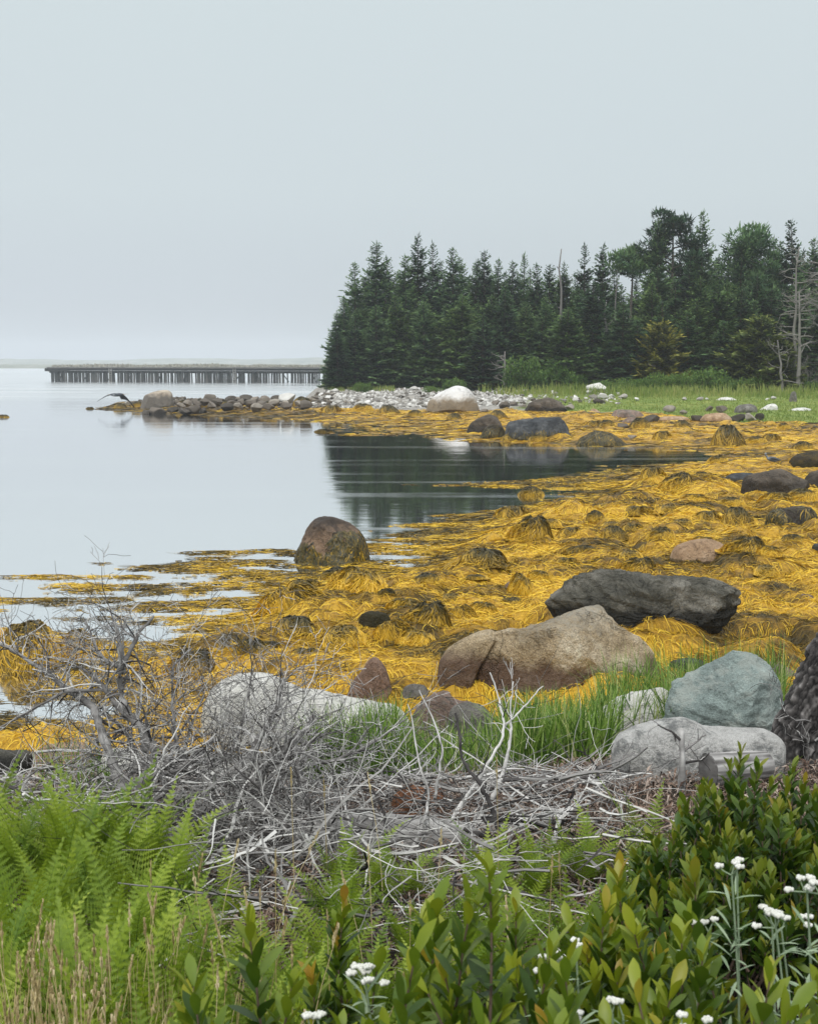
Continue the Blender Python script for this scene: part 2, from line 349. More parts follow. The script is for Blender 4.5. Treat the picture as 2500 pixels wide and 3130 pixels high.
# ---------------------------------------------------------------- seaweed bed (stuff)
m = NT('seaweed_gold'); co = m.coord(); wn1 = m.noise(m.coord((1, 2.2, 1)), 16, 5, .7, 1.2); wn2 = m.noise(co, 1.3, 4, .6)
f = m.math('ADD', m.math('MULTIPLY', wn1, .5), m.math('MULTIPLY', m.attr(), .5))
c = m.ramp(f, [(.22, (.035, .025, .005)), (.4, (.12, .07, .008)), (.54, (.34, .19, .013)), (.72, (.62, .37, .03))])
M['weed'] = m.bsdf(c, .55, .3, wn1, .8, .03)
nr2, na2 = 900, 760
r3 = np.geomspace(8.5, 106, nr2); a3 = np.radians(np.linspace(-19.5, 21, na2)); r3, a3 = np.meshgrid(r3, a3, indexing='ij')
wx_, wy_ = (r3 * np.sin(a3)).ravel(), (r3 * np.cos(a3)).ravel(); wz, wf = weed_z(wx_, wy_); wk = weed_mask(wx_, wy_) & (wz > -.03) & ((wf > .12) | (wy_ > 40))
F = grid_faces(nr2, na2); F = F[wk[F].all(1)]
used = np.zeros(len(wx_), bool); used[F.ravel()] = True; idx = np.cumsum(used) - 1
def weed_tone(x, y, full):
    t = .58 + .75 * (fbm2(x * .9, y * 1.2, 5, 91) - .5) + .16 * (full - .6) - .22 * sm(-3, -9, x) * sm(60, 75, y)
    dk = sm(.52, .70, fbm2(x * 1.1, y * 1.5, 5, 93)); dk2 = sm(.56, .68, fbm2(x * 4, y * 6, 3, 95)); return np.clip(t + .05 - .30 * dk - .26 * dk2, 0.05, .95)
V = np.stack([wx_, wy_, wz], 1)[used]
o = link('seaweed', mesh('seaweed', V, idx[F], M['weed'], True, {'v': weed_tone(wx_, wy_, wf)[used]}))
tag(o, 'matted golden rockweed covering the shallows and the beach', 'seaweed', kind='stuff')
# strands of the weed: thin ribbons running downhill
def strands(N, seed, ylo, yhi, pw, wid, ln, lift, dark=0.0, nseg=5, film=False):
    g_ = np.random.default_rng(seed); q = g_.random(N); e = 2 + pw
    y = (ylo ** e + q * (yhi ** e - ylo ** e)) ** (1 / e); th = np.radians(g_.uniform(-19, 19.5, N)); x = y * np.tan(th)
    z, full = weed_z(x, y); k = weed_mask(x, y) & (z > -.004)
    if film: k = weed_mask(x, y) & (full < .5) & (z + .10 * (fbm2(x * 7, y * 20, 3, 140) - .5) > .0)
    x, y, z, full = x[k], y[k], z[k], full[k]; n = len(x)
    tone = weed_tone(x, y, full) + g_.normal(0, .17, n) - dark + (.14 if film else 0)
    W = wid * (y / 10) ** .85 * g_.uniform(.6, 1.5, n); L = ln * (y / 12) ** .45 * g_.uniform(.5, 1.5, n)
    ang = fbm2(x * 1.6, y * 1.6, 3, 120) * 22 + g_.normal(0, .8, n); dx, dy = np.cos(ang), np.sin(ang) * .5
    P = []; li = g_.uniform(.2, 1, n) * lift
    for s_ in range(nseg + 1):
        z, fu = weed_z(x, y); t = s_ / nseg
        zz = np.maximum(z, .0) + .004 + li * (4 * t * (1 - t)) * (.25 + .75 * fu) + .003; P.append(np.stack([x, y, zz], 1))
        h = .06; zx = (weed_z(x + h, y)[0] - z) / h; zy = (weed_z(x, y + h)[0] - z) / h
        dx = dx * .8 - zx * .9 * fu + g_.normal(0, .22, n); dy = dy * .8 - zy * .9 * fu + g_.normal(0, .22, n)
        d = np.hypot(dx, dy) + 1e-6; dx /= d; dy /= d; x = x + dx * L / nseg; y = y + dy * L / nseg
    P = np.stack(P, 1); T = np.gradient(P, axis=1); S = np.cross(T, [0, 0, 1.]); S /= np.linalg.norm(S, axis=2)[..., None] + 1e-9
    # ribbons stand a little on edge so they read from a low eye
    S = S * .8 + np.array([0, 0, 1.]) * g_.uniform(-.8, .8, (n, 1, 1)); tap = np.array([.7, 1, 1, .9, .7, .3])[:nseg + 1]
    A = P - S * (W[:, None] * tap)[..., None] / 2; B = P + S * (W[:, None] * tap)[..., None] / 2
    V = np.stack([A, B], 2).reshape(-1, 3); b = np.arange(n)[:, None] * 2 * (nseg + 1) + np.arange(nseg)[None] * 2
    F = np.stack([b, b + 1, b + 3, b + 2], -1).reshape(-1, 4)
    return V, F, np.repeat(np.clip(tone, 0, 1), 2 * (nseg + 1))
m = NT('seaweed_strand')
M['strand'] = m.bsdf(m.ramp(m.attr(), [(.12, (.045, .035, .008)), (.36, (.17, .11, .012)), (.52, (.42, .255, .013)), (.70, (.66, .415, .018)), (.95, (.80, .56, .05))]), .5, .35, None, transl=.15)
b_ = MB()
for a_ in ((190000, 5, 8.8, 34, -1.4, .0052, .17, .028), (80000, 6, 30, 98, -1.3, .0062, .2, .03), (420000, 7, 10.5, 36, -1.2, .0055, .06, .004, .06, 2, True)):
    V, F, A = strands(*a_); b_.add(V, F, A)
o = link('seaweed_strands', b_.build('seaweed_strands', M['strand'])); tag(o, 'golden strands of rockweed trailing over the mats', 'seaweed', kind='stuff')

# ---------------------------------------------------------------- branch generator (dead wood, snags)
def grow(mb, P0, d, r, L, lev, g_, k=4, kink=.25, ndiv=6, child=(3, 6), grav=0.0, tone=.5, spread=.9, lens=(.35, .7), minr=.0012):
    P = [np.array(P0, float)]; d = np.array(d, float); d /= np.linalg.norm(d)
    for i in range(ndiv):
        d = d + g_.normal(0, kink, 3); d[2] -= grav; d /= np.linalg.norm(d); P.append(P[-1] + d * L / ndiv)
    P = np.array(P); rad = np.maximum(r * np.linspace(1, .35, len(P)), minr)
    mb.tube(P, rad, k, np.clip(tone + g_.normal(0, .28), 0, 1))
    if lev > 0:
        for _ in range(g_.integers(*child)):
            t = g_.uniform(.2, 1) ** .8; i = min(int(t * ndiv), ndiv - 1); p = P[i] + (P[i + 1] - P[i]) * (t * ndiv - i)
            T = P[i + 1] - P[i]; T /= np.linalg.norm(T); q = T * .8 + g_.normal(0, spread, 3) * .8
            grow(mb, p, q, rad[i] * g_.uniform(.4, .65), L * g_.uniform(*lens), lev - 1, g_, max(3, k - 1), kink, max(3, ndiv - 1), child, grav, tone, spread, lens, minr)
M['deadwood'] = simple('weathered_wood', [(.22, (.018, .016, .016)), (.40, (.08, .074, .072)), (.58, (.27, .262, .255)), (.82, (.62, .61, .59))], 9, .85, .6, .01, .6, stretch=(1, 1, 3))
M['bark'] = simple('rough_dark_bark', [(.25, (.012, .011, .011)), (.45, (.06, .055, .053)), (.62, (.14, .13, .125)), (.85, (.30, .28, .27))], 24, .9, 1, .03, .62, stretch=(1, 1, .35))
M['rot'] = simple('rotten_wood', [(.2, (.06, .025, .014)), (.5, (.16, .07, .035)), (.8, (.30, .16, .09))], 12, .95, .8, .02, .4)
M['snag'] = simple('grey_dead_tree', [(.2, (.10, .095, .09)), (.8, (.27, .255, .24))], 3, .9, .3, .02, .4)
# ---------------------------------------------------------------- far shore and dock
m = NT('far_shore'); co = m.coord(); n = m.noise(co, .05, 5, .7); n2 = m.noise(co, .5, 4, .7)
M['farshore'] = m.bsdf(m.ramp(m.math('ADD', m.math('MULTIPLY', n, .5), m.math('MULTIPLY', n2, .5)), [(.35, (.07, .09, .06)), (.5, (.17, .18, .13)), (.62, (.3, .29, .26))]), 1, .1)
xs = np.linspace(-620, 620, 420)
def ridge(name, Y, prof, depth, label):
    V = []; rows = 7
    for k in range(rows):
        t = k / (rows - 1); z = prof * math.sin(t * math.pi / 2) ** .7 - (1 - t) * .6
        V.append(np.stack([xs * (Y + t * depth) / Y, np.full_like(xs, Y) + t * depth + 6 * noise2(xs * .05, xs * 0 + k, 3) * (t > 0), z], 1))
    V.append(V[-1] * [1, 1, 0] + [0, depth * .5, -1])
    o = link(name, mesh(name, np.concatenate(V), grid_faces(rows + 1, len(xs)), M['farshore'], True)); tag(o, label, kind='structure')
ridge('shore', 900, 1.9 + .8 * fbm2(xs * .04, xs * 0, 4, 5) + .6 * noise2(xs * .5, xs * 0, 8), 40, 'low misty far shore across the bay')
ridge('hills', 1500, 6 + 5 * fbm2(xs * .012, xs * 0, 4, 15) + np.interp(xs, [-330, 0, 330], [0, 0, 2]), 80, 'faint wooded hills lost in the fog beyond the bay')
# dock: deck, fascia, many piles
M['dock'] = simple('dock_timber', [(.2, (.022, .026, .024)), (.5, (.055, .06, .058)), (.8, (.14, .14, .13))], 1.3, .9, .4, .05, .5)
M['docktop'] = simple('dock_deck_timber', [(.2, (.2, .2, .19)), (.8, (.42, .41, .38))], 1, .9, .3, .05, .5)
DA = at(150, 1166, CAMZ * FPX / 54)[:2]; DB = np.array([-10.5, 214.0])
dirv = (DB - DA); DL = np.linalg.norm(dirv); dirv /= DL; rz = math.atan2(dirv[1], dirv[0])
DB = DA + dirv * (DL + 14); DL += 14
dock = link('dock', None, loc=(DA[0], DA[1], 0), rot=(0, 0, rz))
tag(dock, 'long derelict timber dock on dark piles standing in the misty water', 'dock')
g_ = np.random.default_rng(3)
mb = MB(); mb.box((DL / 2, 3, 2.36), (DL, 7, .16), .4)
for q in range(70): mb.box((q * DL / 70 + .3, -.35, 2.455), (DL / 70 * .8, .5, .05 + .05 * g_.random()), g_.random())
link('deck', mb.build('deck', M['docktop']), dock)
mb = MB(); mb.box((DL / 2, -.02, 2.08), (DL, .3, .38), .4); mb.box((DL / 2, -.2, 1.80), (DL, .14, .14), .3); mb.box((DL / 2, .4, 1.62), (DL, .3, .3), .2)
mb.box((-.2, 3, 2.0), (.4, 7, .5), .3); link('edge_beam', mb.build('edge_beam', M['dock']), dock)
x = .3; n = 0
while x < DL and n < 96:
    wd = g_.choice([.26, .36, .55, .9, 1.3], p=[.16, .20, .24, .22, .18]) if x < 38 else g_.choice([.22, .3, .4]); wd *= g_.uniform(.85, 1.15); gap = g_.choice([.10, .15, .24, .5], p=[.45, .3, .18, .07])
    mb = MB(); nn = max(1, int(round(wd / .32)))
    for q in range(nn):
        xx = x + (q + .5) * wd / nn; mb.tube([(xx + g_.normal(0, .02), .25 + g_.uniform(-.08, .2), -.8), (xx, .3, 1.0), (xx + g_.normal(0, .03), .25, 1.75)], wd / nn * .53, 7, g_.random())
    link('piling', mb.build('piling', M['dock']), dock); x += wd + gap; n += 1
for bx in np.arange(2.0, DL - 3, 4.7):
    mb = MB(); q_ = g_.uniform(.6, 1.5) * (1 if g_.random() < .5 else -1); mb.tube([(bx, .05, .15), (bx + q_, .05, 1.75)], .09, 5, .3); link('brace', mb.build('brace', M['dock']), dock)
for lx in (12.2, 35.0):
    mb = MB()
    for s_ in (-.22, .22): mb.box((lx + s_, -.4, 1.35), (.07, .07, 2.9), .9)
    for q in range(7): mb.box((lx, -.4, .1 + q * .38), (.44, .05, .06), .9)
    link('ladder', mb.build('ladder', M['docktop']), dock)
# rough grass tufts along the old deck
def blades(N, xy, h, wd, g_, lean=.35, seg=3, z=None, tone=None):
    x, y = xy; z = ground_z(x, y) if z is None else z; n = len(x); h = h * g_.uniform(.55, 1.25, n); a = g_.uniform(0, 6.28, n); le = np.abs(g_.normal(0, lean, n))
    f = g_.uniform(0, math.pi, n); S = np.stack([np.cos(f), np.sin(f) * .5, 0 * f], 1) * (np.broadcast_to(wd, (n,))[:, None] / 2); P = []
    for s_ in range(seg + 1):
        t = s_ / seg; c = np.stack([x + np.cos(a) * le * h * t ** 2, y + np.sin(a) * le * h * t ** 2, z + h * (t - .35 * le * t ** 2.5)], 1); ww = (1 - t) ** .6 if s_ < seg else .05
        P.append(np.stack([c - S * ww, c + S * ww], 1))
    V = np.stack(P, 1).reshape(-1, 3); b = np.arange(n)[:, None] * 2 * (seg + 1) + np.arange(seg)[None] * 2
    F = np.stack([b, b + 1, b + 3, b + 2], -1).reshape(-1, 4); tone = g_.random(n) if tone is None else tone
    return V, F, np.repeat(tone, 2 * (seg + 1))
def bladesobj(name, arr, mat, label):
    b = MB()
    for V, F, A in arr: b.add(V, F, A)
    o = link(name, b.build(name, mat)); tag(o, label, 'grass', kind='stuff'); return o
M['drygrass'] = simple('dock_grass', [(.2, (.22, .22, .18)), (.8, (.44, .42, .36))], 2, .9, 0, 0, .7)
n = 9000; t = g_.random(n) * DL; s_ = g_.random(n) * 5 + .6
bladesobj('dock_grass', [blades(n, (DA[0] + dirv[0] * t - dirv[1] * s_, DA[1] + dirv[1] * t + dirv[0] * s_), .12 + .75 * fbm2(t * .35, s_ * .3, 4, 4), .22, g_, z=np.full(n, 2.42))], M['drygrass'], 'pale rough grass growing over the old dock deck')
# ---------------------------------------------------------------- conifers
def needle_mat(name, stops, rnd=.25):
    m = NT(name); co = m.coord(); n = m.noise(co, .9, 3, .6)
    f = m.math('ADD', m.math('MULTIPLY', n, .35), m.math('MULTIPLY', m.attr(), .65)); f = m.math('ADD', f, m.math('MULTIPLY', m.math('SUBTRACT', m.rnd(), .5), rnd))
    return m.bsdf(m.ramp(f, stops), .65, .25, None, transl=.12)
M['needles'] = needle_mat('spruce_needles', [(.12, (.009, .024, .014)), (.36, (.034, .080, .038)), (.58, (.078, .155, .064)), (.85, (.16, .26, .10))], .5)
M['needles_warm'] = needle_mat('yellow_green_needles', [(.2, (.03, .055, .015)), (.5, (.11, .155, .035)), (.8, (.24, .28, .07))])
M['needles_gold'] = needle_mat('golden_needles', [(.2, (.05, .065, .014)), (.5, (.19, .20, .035)), (.8, (.36, .32, .06))])
M['leaf_far'] = needle_mat('bush_leaves', [(.2, (.02, .05, .012)), (.5, (.075, .15, .03)), (.8, (.17, .26, .055))])
M['needles_fresh'] = needle_mat('fresh_green_needles', [(.12, (.012, .03, .012)), (.4, (.045, .10, .03)), (.65, (.10, .18, .05)), (.9, (.18, .27, .08))], .3)
M['trunk'] = simple('conifer_bark', [(.2, (.05, .042, .036)), (.8, (.16, .14, .12))], 4, .9, .4, .02, .3)
def sprays(base, vec, wid, g_, tone):
    n = len(base); L = np.linalg.norm(vec, axis=1)[:, None]; S = np.cross(vec, np.array([0, 0, 1.]) + g_.normal(0, .45, (n, 3))); S /= np.linalg.norm(S, axis=1)[:, None] + 1e-9
    S = S * (wid * g_.uniform(.7, 1.3, n))[:, None]; mid = base + vec * .5 + [0, 0, .015]; V = np.stack([base, mid - S, base + vec, mid + S], 1).reshape(-1, 3)
    b = np.arange(n) * 4; return V, np.stack([b, b + 1, b + 2, b + 3], 1), np.repeat(tone, 4)
def spruce(seed, H=10., Rm=2.1, step=.25, pw=.75, bare=.0, top='spire', droop=.28, dens=1.0, open_=0.0):
    g_ = np.random.default_rng(seed); B = []; Vv = []; Wd = []; tn = []; tk = MB(); z = H * .03 + bare
    bend = g_.normal(0, .012, 2) * H
    tk.tube([(0, 0, -.5), (bend[0] * .1, 0, H * .3), (bend[0] * .5, bend[1] * .5, H * .7), (bend[0], bend[1], H)], [H * .013, H * .011, H * .006, .012], 7, .5)
    lean = lambda zz: np.array([bend[0] * (zz / H) ** 1.5, bend[1] * (zz / H) ** 1.5, 0])
    while z < H * .985:
        q = 1 - (z - bare) / (H - bare); Rz = Rm * q ** pw * (.78 + .22 * min(1, (z - bare) / (.12 * H))) * g_.uniform(.72, 1.12) + .10
        if top == 'tuft' and z > H * .8: Rz = max(Rz, Rm * .42 * g_.uniform(.6, 1.1))
        nb = int(g_.integers(6, 9) * (1 if Rz > .5 else .8))
        for b in range(nb):
            if g_.random() < open_: continue
            az = g_.uniform(0, 6.283); L = Rz * g_.choice([g_.uniform(.55, 1.0), g_.uniform(.85, 1.22)], p=[.5, .5]); d = np.array([math.cos(az), math.sin(az), 0])
            up = .55 * (1 - q) - droop * q + g_.normal(0, .08); c0 = np.array([0, 0, z]) + lean(z); npt = max(3, int(L / .085 * dens)); t = np.linspace(.12, 1, npt)
            P = c0 + d * (L * t)[:, None]; P[:, 2] += L * (up * t + .22 * t ** 2) * .8
            if L > .8: tk.tube(P[[0, npt // 2, -1]], [.022, .014, .006], 3, .3, False)
            sd_ = np.array([-d[1], d[0], 0])
            for s_ in (-1, 1):
                ln = np.clip(.62 * L * (1 - t * .72), .12, .55) * g_.uniform(.6, 1.15, npt); v = d * .75 + sd_ * s_ * .8 + g_.normal(0, .14, (npt, 3)); v[:, 2] += -.22 * q + .25 * (1 - q)
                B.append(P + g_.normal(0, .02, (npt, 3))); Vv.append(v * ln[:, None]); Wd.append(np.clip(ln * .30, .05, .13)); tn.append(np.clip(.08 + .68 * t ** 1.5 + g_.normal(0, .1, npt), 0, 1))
            v = d[None] * .35 + g_.normal(0, .12, (3, 3)); v[:, 2] += .12
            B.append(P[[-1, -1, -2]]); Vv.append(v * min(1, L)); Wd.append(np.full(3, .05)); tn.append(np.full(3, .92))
        z += step * g_.uniform(.7, 1.25) * (.55 + .45 * min(1, q * 2.2))
    B.append(np.array([[bend[0], bend[1], H * .975]] * 5)); v = g_.normal(0, .12, (5, 3)); v[:, 2] = [.5, .3, .3, .25, .4]; Vv.append(v); Wd.append(np.full(5, .03)); tn.append(np.full(5, .6))
    V, F, A = sprays(np.concatenate(B), np.concatenate(Vv), np.concatenate(Wd), g_, np.concatenate(tn)); cr = MB(); cr.add(V, F, A)
    return tk, cr
def clumptree(seed, H, Rm, z0, nlimb=14, flat=.5, cl=.75, npc=260, ragged=.5):
    """open-crowned tree: bare limbs each carrying a clump of needles"""
    g_ = np.random.default_rng(seed); tk = MB(); cr = MB(); tk.tube([(0, 0, -.5), (.05, 0, H * .5), (.15, .1, H * .95)], [H * .014, H * .011, .03], 7, .5)
    for i in range(nlimb):
        q = i / (nlimb - 1); z = z0 + (H * .97 - z0) * q; az = i * 2.4 + g_.normal(0, .4); L = Rm * (1 - .6 * q ** 2.5) * g_.uniform(1 - ragged, 1.1); e = np.array([math.cos(az) * L, math.sin(az) * L, L * g_.uniform(.15, .5)]); c = np.array([.1 * q, 0, z])
        tk.tube([c, c + e * .5 + [0, 0, -.05 * L], c + e], [.05, .035, .015], 4, .4)
        for j in range(3):
            p = c + e * (1, .72, .5)[j] + g_.normal(0, .12, 3); n = int(npc * (1, .7, .5)[j]); dd = g_.normal(0, 1, (n, 3)); dd /= np.linalg.norm(dd, axis=1)[:, None]; rad = cl * (1, .8, .6)[j] * g_.uniform(.5, 1, n) ** .5
            Bp = p + dd * rad[:, None] * [1, 1, flat]; v = dd * .14 + g_.normal(0, .09, (n, 3)); v[:, 2] += .08
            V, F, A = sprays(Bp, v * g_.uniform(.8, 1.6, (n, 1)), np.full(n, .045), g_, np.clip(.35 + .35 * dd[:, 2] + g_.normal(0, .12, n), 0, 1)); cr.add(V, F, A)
    return tk, cr
def bushmesh(seed, a, b, h, n=2600, lf=.12, nl=9):
    g_ = np.random.default_rng(seed); cr = MB(); st = MB()
    for j in range(nl):
        c = np.array([g_.uniform(-.75, .75) * a, g_.uniform(-.6, .6) * b, 0]); rr_ = np.array([a * .5, b * .6, h * g_.uniform(.7, 1.05)]); m_ = n // nl
        dd = g_.normal(0, 1, (m_, 3)); dd[:, 2] = np.abs(dd[:, 2]); dd /= np.linalg.norm(dd, axis=1)[:, None]; p = c + dd * rr_ * (g_.uniform(.45, 1, m_) ** .35)[:, None]; p += (noise3(p * 3, 5)[:, None] - .5) * .35 * dd
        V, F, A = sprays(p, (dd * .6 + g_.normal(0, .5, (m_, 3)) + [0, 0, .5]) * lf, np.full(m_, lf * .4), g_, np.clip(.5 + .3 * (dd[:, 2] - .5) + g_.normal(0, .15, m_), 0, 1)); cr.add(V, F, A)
        st.tube([(0, 0, -.2), c * .5 + [0, 0, h * .3], c + [0, 0, h * .6]], [.05, .03, .015], 5, .4)
    return st, cr
def proto_tree(name, tkcr, mat, label, cat='tree', group=None, parts=('trunk', 'crown')):
    r = link(name, None); tag(r, label, cat, group); link(parts[0], tkcr[0].build(parts[0], M['trunk']), r); link(parts[1], tkcr[1].build(parts[1], mat), r); return r
def place(r, u, Y, scale, rz, label=None, group=None, dz=-.05, sx=1.0, first=[]):
    o = copy_tree(r) if r.name in first else r
    first.append(r.name)
    x = (u - 1250) / FPX * Y * 1.0; x = at(u, 1112, Y)[0]; z = float(ground_z(np.array([x]), np.array([Y]))[0])
    o.location = (x, Y, z + dz); o.scale = (scale * sx, scale * sx, scale); o.rotation_euler = (0, 0, rz)
    if label == LB:
        w_ = 'left' if u < 1400 else 'middle' if u < 1800 else 'right'; d_ = 'front row' if Y < 103 else 'second row' if Y < 107 else 'back rows'
        label = 'dark spruce in the %s of the wood, %s part' % (d_, w_); group = 'spruces, %s, %s part of the wood' % (d_, w_)
    if label: o['label'] = label
    if group: o['group'] = group
    elif 'group' in o: del o['group']
    return o
G1 = 'spruces packed in the wood behind the shore'; LB = 'dark green spruce packed among others in the shore wood'
vars_ = [spruce(s_, 10, rm, pw=p_, droop=dr, open_=op) for s_, rm, p_, dr, op in
         ((1, 2.1, .8, .28, 0), (2, 2.5, .85, .33, .05), (3, 1.7, .7, .22, 0), (4, 2.3, .95, .25, .08), (5, 1.45, .62, .3, .1), (6, 2.8, .9, .2, 0), (8, 2.0, .75, .35, .15))]
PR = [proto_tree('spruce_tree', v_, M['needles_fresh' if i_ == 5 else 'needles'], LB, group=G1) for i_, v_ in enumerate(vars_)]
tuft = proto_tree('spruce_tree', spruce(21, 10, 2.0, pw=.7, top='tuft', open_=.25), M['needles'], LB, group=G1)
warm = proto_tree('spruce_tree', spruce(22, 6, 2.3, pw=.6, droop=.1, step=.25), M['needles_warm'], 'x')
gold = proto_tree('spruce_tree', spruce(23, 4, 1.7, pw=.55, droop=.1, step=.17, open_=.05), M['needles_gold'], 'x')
umb = proto_tree('umbrella_pine', clumptree(31, 10.4, 1.9, 6.6, 15, .4, .62, 190, .5), M['needles'], 'x')
rnd_ = proto_tree('round_topped_tree', clumptree(32, 9.2, 1.7, 4.2, 20, .6, .8, 260, .3), M['needles'], 'x')
flat_ = proto_tree('flat_topped_tree', clumptree(33, 8.0, 1.3, 6.3, 9, .45, .62, 170, .3), M['needles'], 'x')
PH = {id(PR[i]): 10 for i in range(7)}; PH[id(tuft)] = 10; PH[id(warm)] = 6; PH[id(gold)] = 4; PH[id(umb)] = 10.4; PH[id(rnd_)] = 9.2; PH[id(flat_)] = 8.0
g_ = np.random.default_rng(12)
def treeat(r, u, vtop, Y, sx=1.0, label=None, group=None):
    x = at(u, 1112, Y)[0]; z0 = float(ground_z(np.array([x]), np.array([Y]))[0]); zt = at(u, vtop, Y)[2]; s_ = (zt - z0) / PH[id(r)]
    o = place(r, u, Y, s_, g_.uniform(0, 6.28), label, group, sx=sx * min(1.75, max(1, s_) ** -.3 * min(1, s_) ** -.6) * 1.08)
    return o
# skyline trees read off the photo: (variant, u, v_top, distance, width factor, label)
for vi, u, vt, Y, sx, lb in [
  (2, 1022, 955, 101, .8, 'low spruce at the outer left edge of the wood'), (0, 1050, 905, 102, .8, 'spruce one step in from the left edge of the wood'),
  (0, 1088, 800, 103.5, .9, 'spruce with a blunt tip on the left shoulder of the wood'), (4, 1148, 740, 104.5, 1.1, 'thin spire topped spruce standing highest near the left end of the wood'),
  (4, 1176, 783, 107, .9, None), (2, 1225, 778, 106, 1.1, None), (1, 1279, 715, 107, .82, 'tall full spruce with a twiggy dark top left of the middle of the wood'), (3, 1323, 738, 110, .8, None), (1, 1383, 755, 107, .9, 'broad ragged topped spruce left of the middle of the skyline'),
  (6, 1411, 783, 110, .9, None), (2, 1448, 795, 111, .9, None), (4, 1477, 764, 110, .95, 'narrow pointed spruce standing clear at the middle of the skyline'), (0, 1522, 790, 112, .8, None), (2, 1555, 797, 110, .9, None), (3, 1597, 773, 111, .8, None),
  (0, 1639, 806, 109, .9, None), (4, 1673, 806, 112, 1.0, None), (5, 1715, 800, 110, .7, None), (3, 1781, 741, 108, .78, 'left of the two open crowned spruces past the grey broken spar'), (6, 1834, 745, 109, .85, 'right of the two open crowned spruces past the grey broken spar'),
  (1, 2004, 668, 106, .72, 'tall dense spruce touching the umbrella crowned pine'), (1, 2137, 643, 107, .8, 'tallest spruce of the skyline with a tufted leaning tip'), (6, 2225, 722, 111, 1.0, None), (2, 2180, 790, 110, 1.1, None),
  (4, 2353, 722, 110, .9, None), (4, 2376, 735, 112, .8, None), (2, 2420, 671, 109, .85, 'slender spruce whose tip rises behind the bare dead tree'), (1, 2476, 727, 108, .9, 'broad spruce at the right edge of the photo'), (0, 2525, 760, 108, 1.0, None), (5, 2585, 720, 110, 1.0, None),
  (3, 1940, 850, 110, .9, None), (0, 1870, 830, 113, .9, None), (1, 2070, 770, 111, .8, None), (3, 2300, 790, 112, .9, None)]:
    treeat(PR[vi], u, vt, Y, sx, lb or LB, None if lb else G1)
treeat(umb, 2048, 652, 106.5, .95, 'umbrella crowned pine with bare lower limbs on the skyline'); treeat(flat_, 1923, 769, 108, 1.0, 'flat crowned tree standing alone in the skyline gap')
treeat(rnd_, 2285, 716, 109, 1.0, 'pale green round crowned tree right of the tallest spruce')
treeat(tuft, 2255, 745, 107, .8, 'bushy tufted spruce before the round crowned tree')
# front row
for vi, u, vt, Y, sx, lb in [(0, 1032, 1010, 98.5, .8, None), (3, 1085, 960, 99.5, .95, None), (1, 1150, 930, 100, 1.0, None), (5, 1215, 900, 101, .85, None), (0, 1295, 922, 99.5, .95, 'bluish spruce in the front row left of the sprawling dead brush'),
  (1, 1350, 960, 101, 1.0, None), (5, 1406, 899, 100, .95, 'broad fresh green spruce in the front row above the white boulder'), (3, 1476, 960, 98.5, 1.1, 'bluish layered spruce beside the grey stump with broken arms'), (0, 1540, 880, 102, 1.0, None), (5, 1600, 930, 102, .9, None), (1, 1667, 905, 101, .9, None),
  (5, 1735, 940, 98, 1.1, 'wide fresh green spruce skirted to the ground above the green bushes'), (2, 1807, 861, 101, 1.2, None), (1, 1900, 925, 99, 1.05, 'dark layered spruce left of the small golden tree'), (3, 1945, 975, 98, 1.0, None), (6, 2104, 950, 98.5, 1.1, 'dark spruce just right of the small golden tree'), (0, 2206, 982, 98, 1.1, None),
  (5, 2220, 861, 102, .8, None), (3, 2271, 852, 103, .9, None), (1, 2150, 880, 104, .9, None), (2, 2500, 900, 100, 1.2, None), (3, 2060, 850, 104, .9, None), (1, 2580, 950, 99, 1.0, None), (5, 1990, 860, 104, .8, None), (0, 2400, 870, 103, 1.0, None), (2, 2460, 850, 104, 1.1, None)]:
    treeat(PR[vi], u, vt, Y, sx, lb or LB, None if lb else G1)
treeat(warm, 2322, 964, 96.5, 1.15, 'yellow green spreading spruce beside the bare dead tree'); treeat(warm, 2380, 1040, 95.5, 1.0, 'small yellow green spruce at the foot of the bare dead tree')
treeat(warm, 2262, 1010, 97.5, .9, 'yellow green spruce on the left of the spreading yellow green one'); treeat(gold, 2018, 985, 97.2, 1.0, 'small golden yellow spruce in front of the dark wood')
# fill behind
us = np.linspace(1060, 2640, 44)
sky_u = [980, 1081, 1148, 1225, 1279, 1383, 1477, 1597, 1715, 1781, 1850, 1923, 2004, 2137, 2269, 2353, 2420, 2500, 2700]; sky_v = [960, 840, 790, 800, 770, 790, 800, 800, 810, 800, 830, 835, 740, 700, 740, 760, 745, 745, 740]
for k, u in enumerate(us):
    Y = 112 + (k * 7) % 17 + g_.uniform(0, 2); treeat(PR[int(g_.integers(0, 7))], u + g_.uniform(-12, 12), np.interp(u, sky_u, sky_v) + g_.uniform(8, 60), Y, .95, LB, G1)
for k, u in enumerate(np.linspace(1080, 2620, 30)):
    treeat(PR[int(g_.integers(0, 7))], u + g_.uniform(-12, 12), np.interp(u, sky_u, sky_v) + g_.uniform(70, 150), 103.5 + g_.uniform(-1, 3), 1.0, LB, G1)
for k, u in enumerate(np.linspace(1130, 2600, 26)):
    treeat(PR[int(g_.integers(0, 7))], u + g_.uniform(-14, 14), np.interp(u, sky_u, sky_v) + g_.uniform(130, 230), 100.6 + g_.uniform(-.9, 1.5), 1.05, LB, G1)
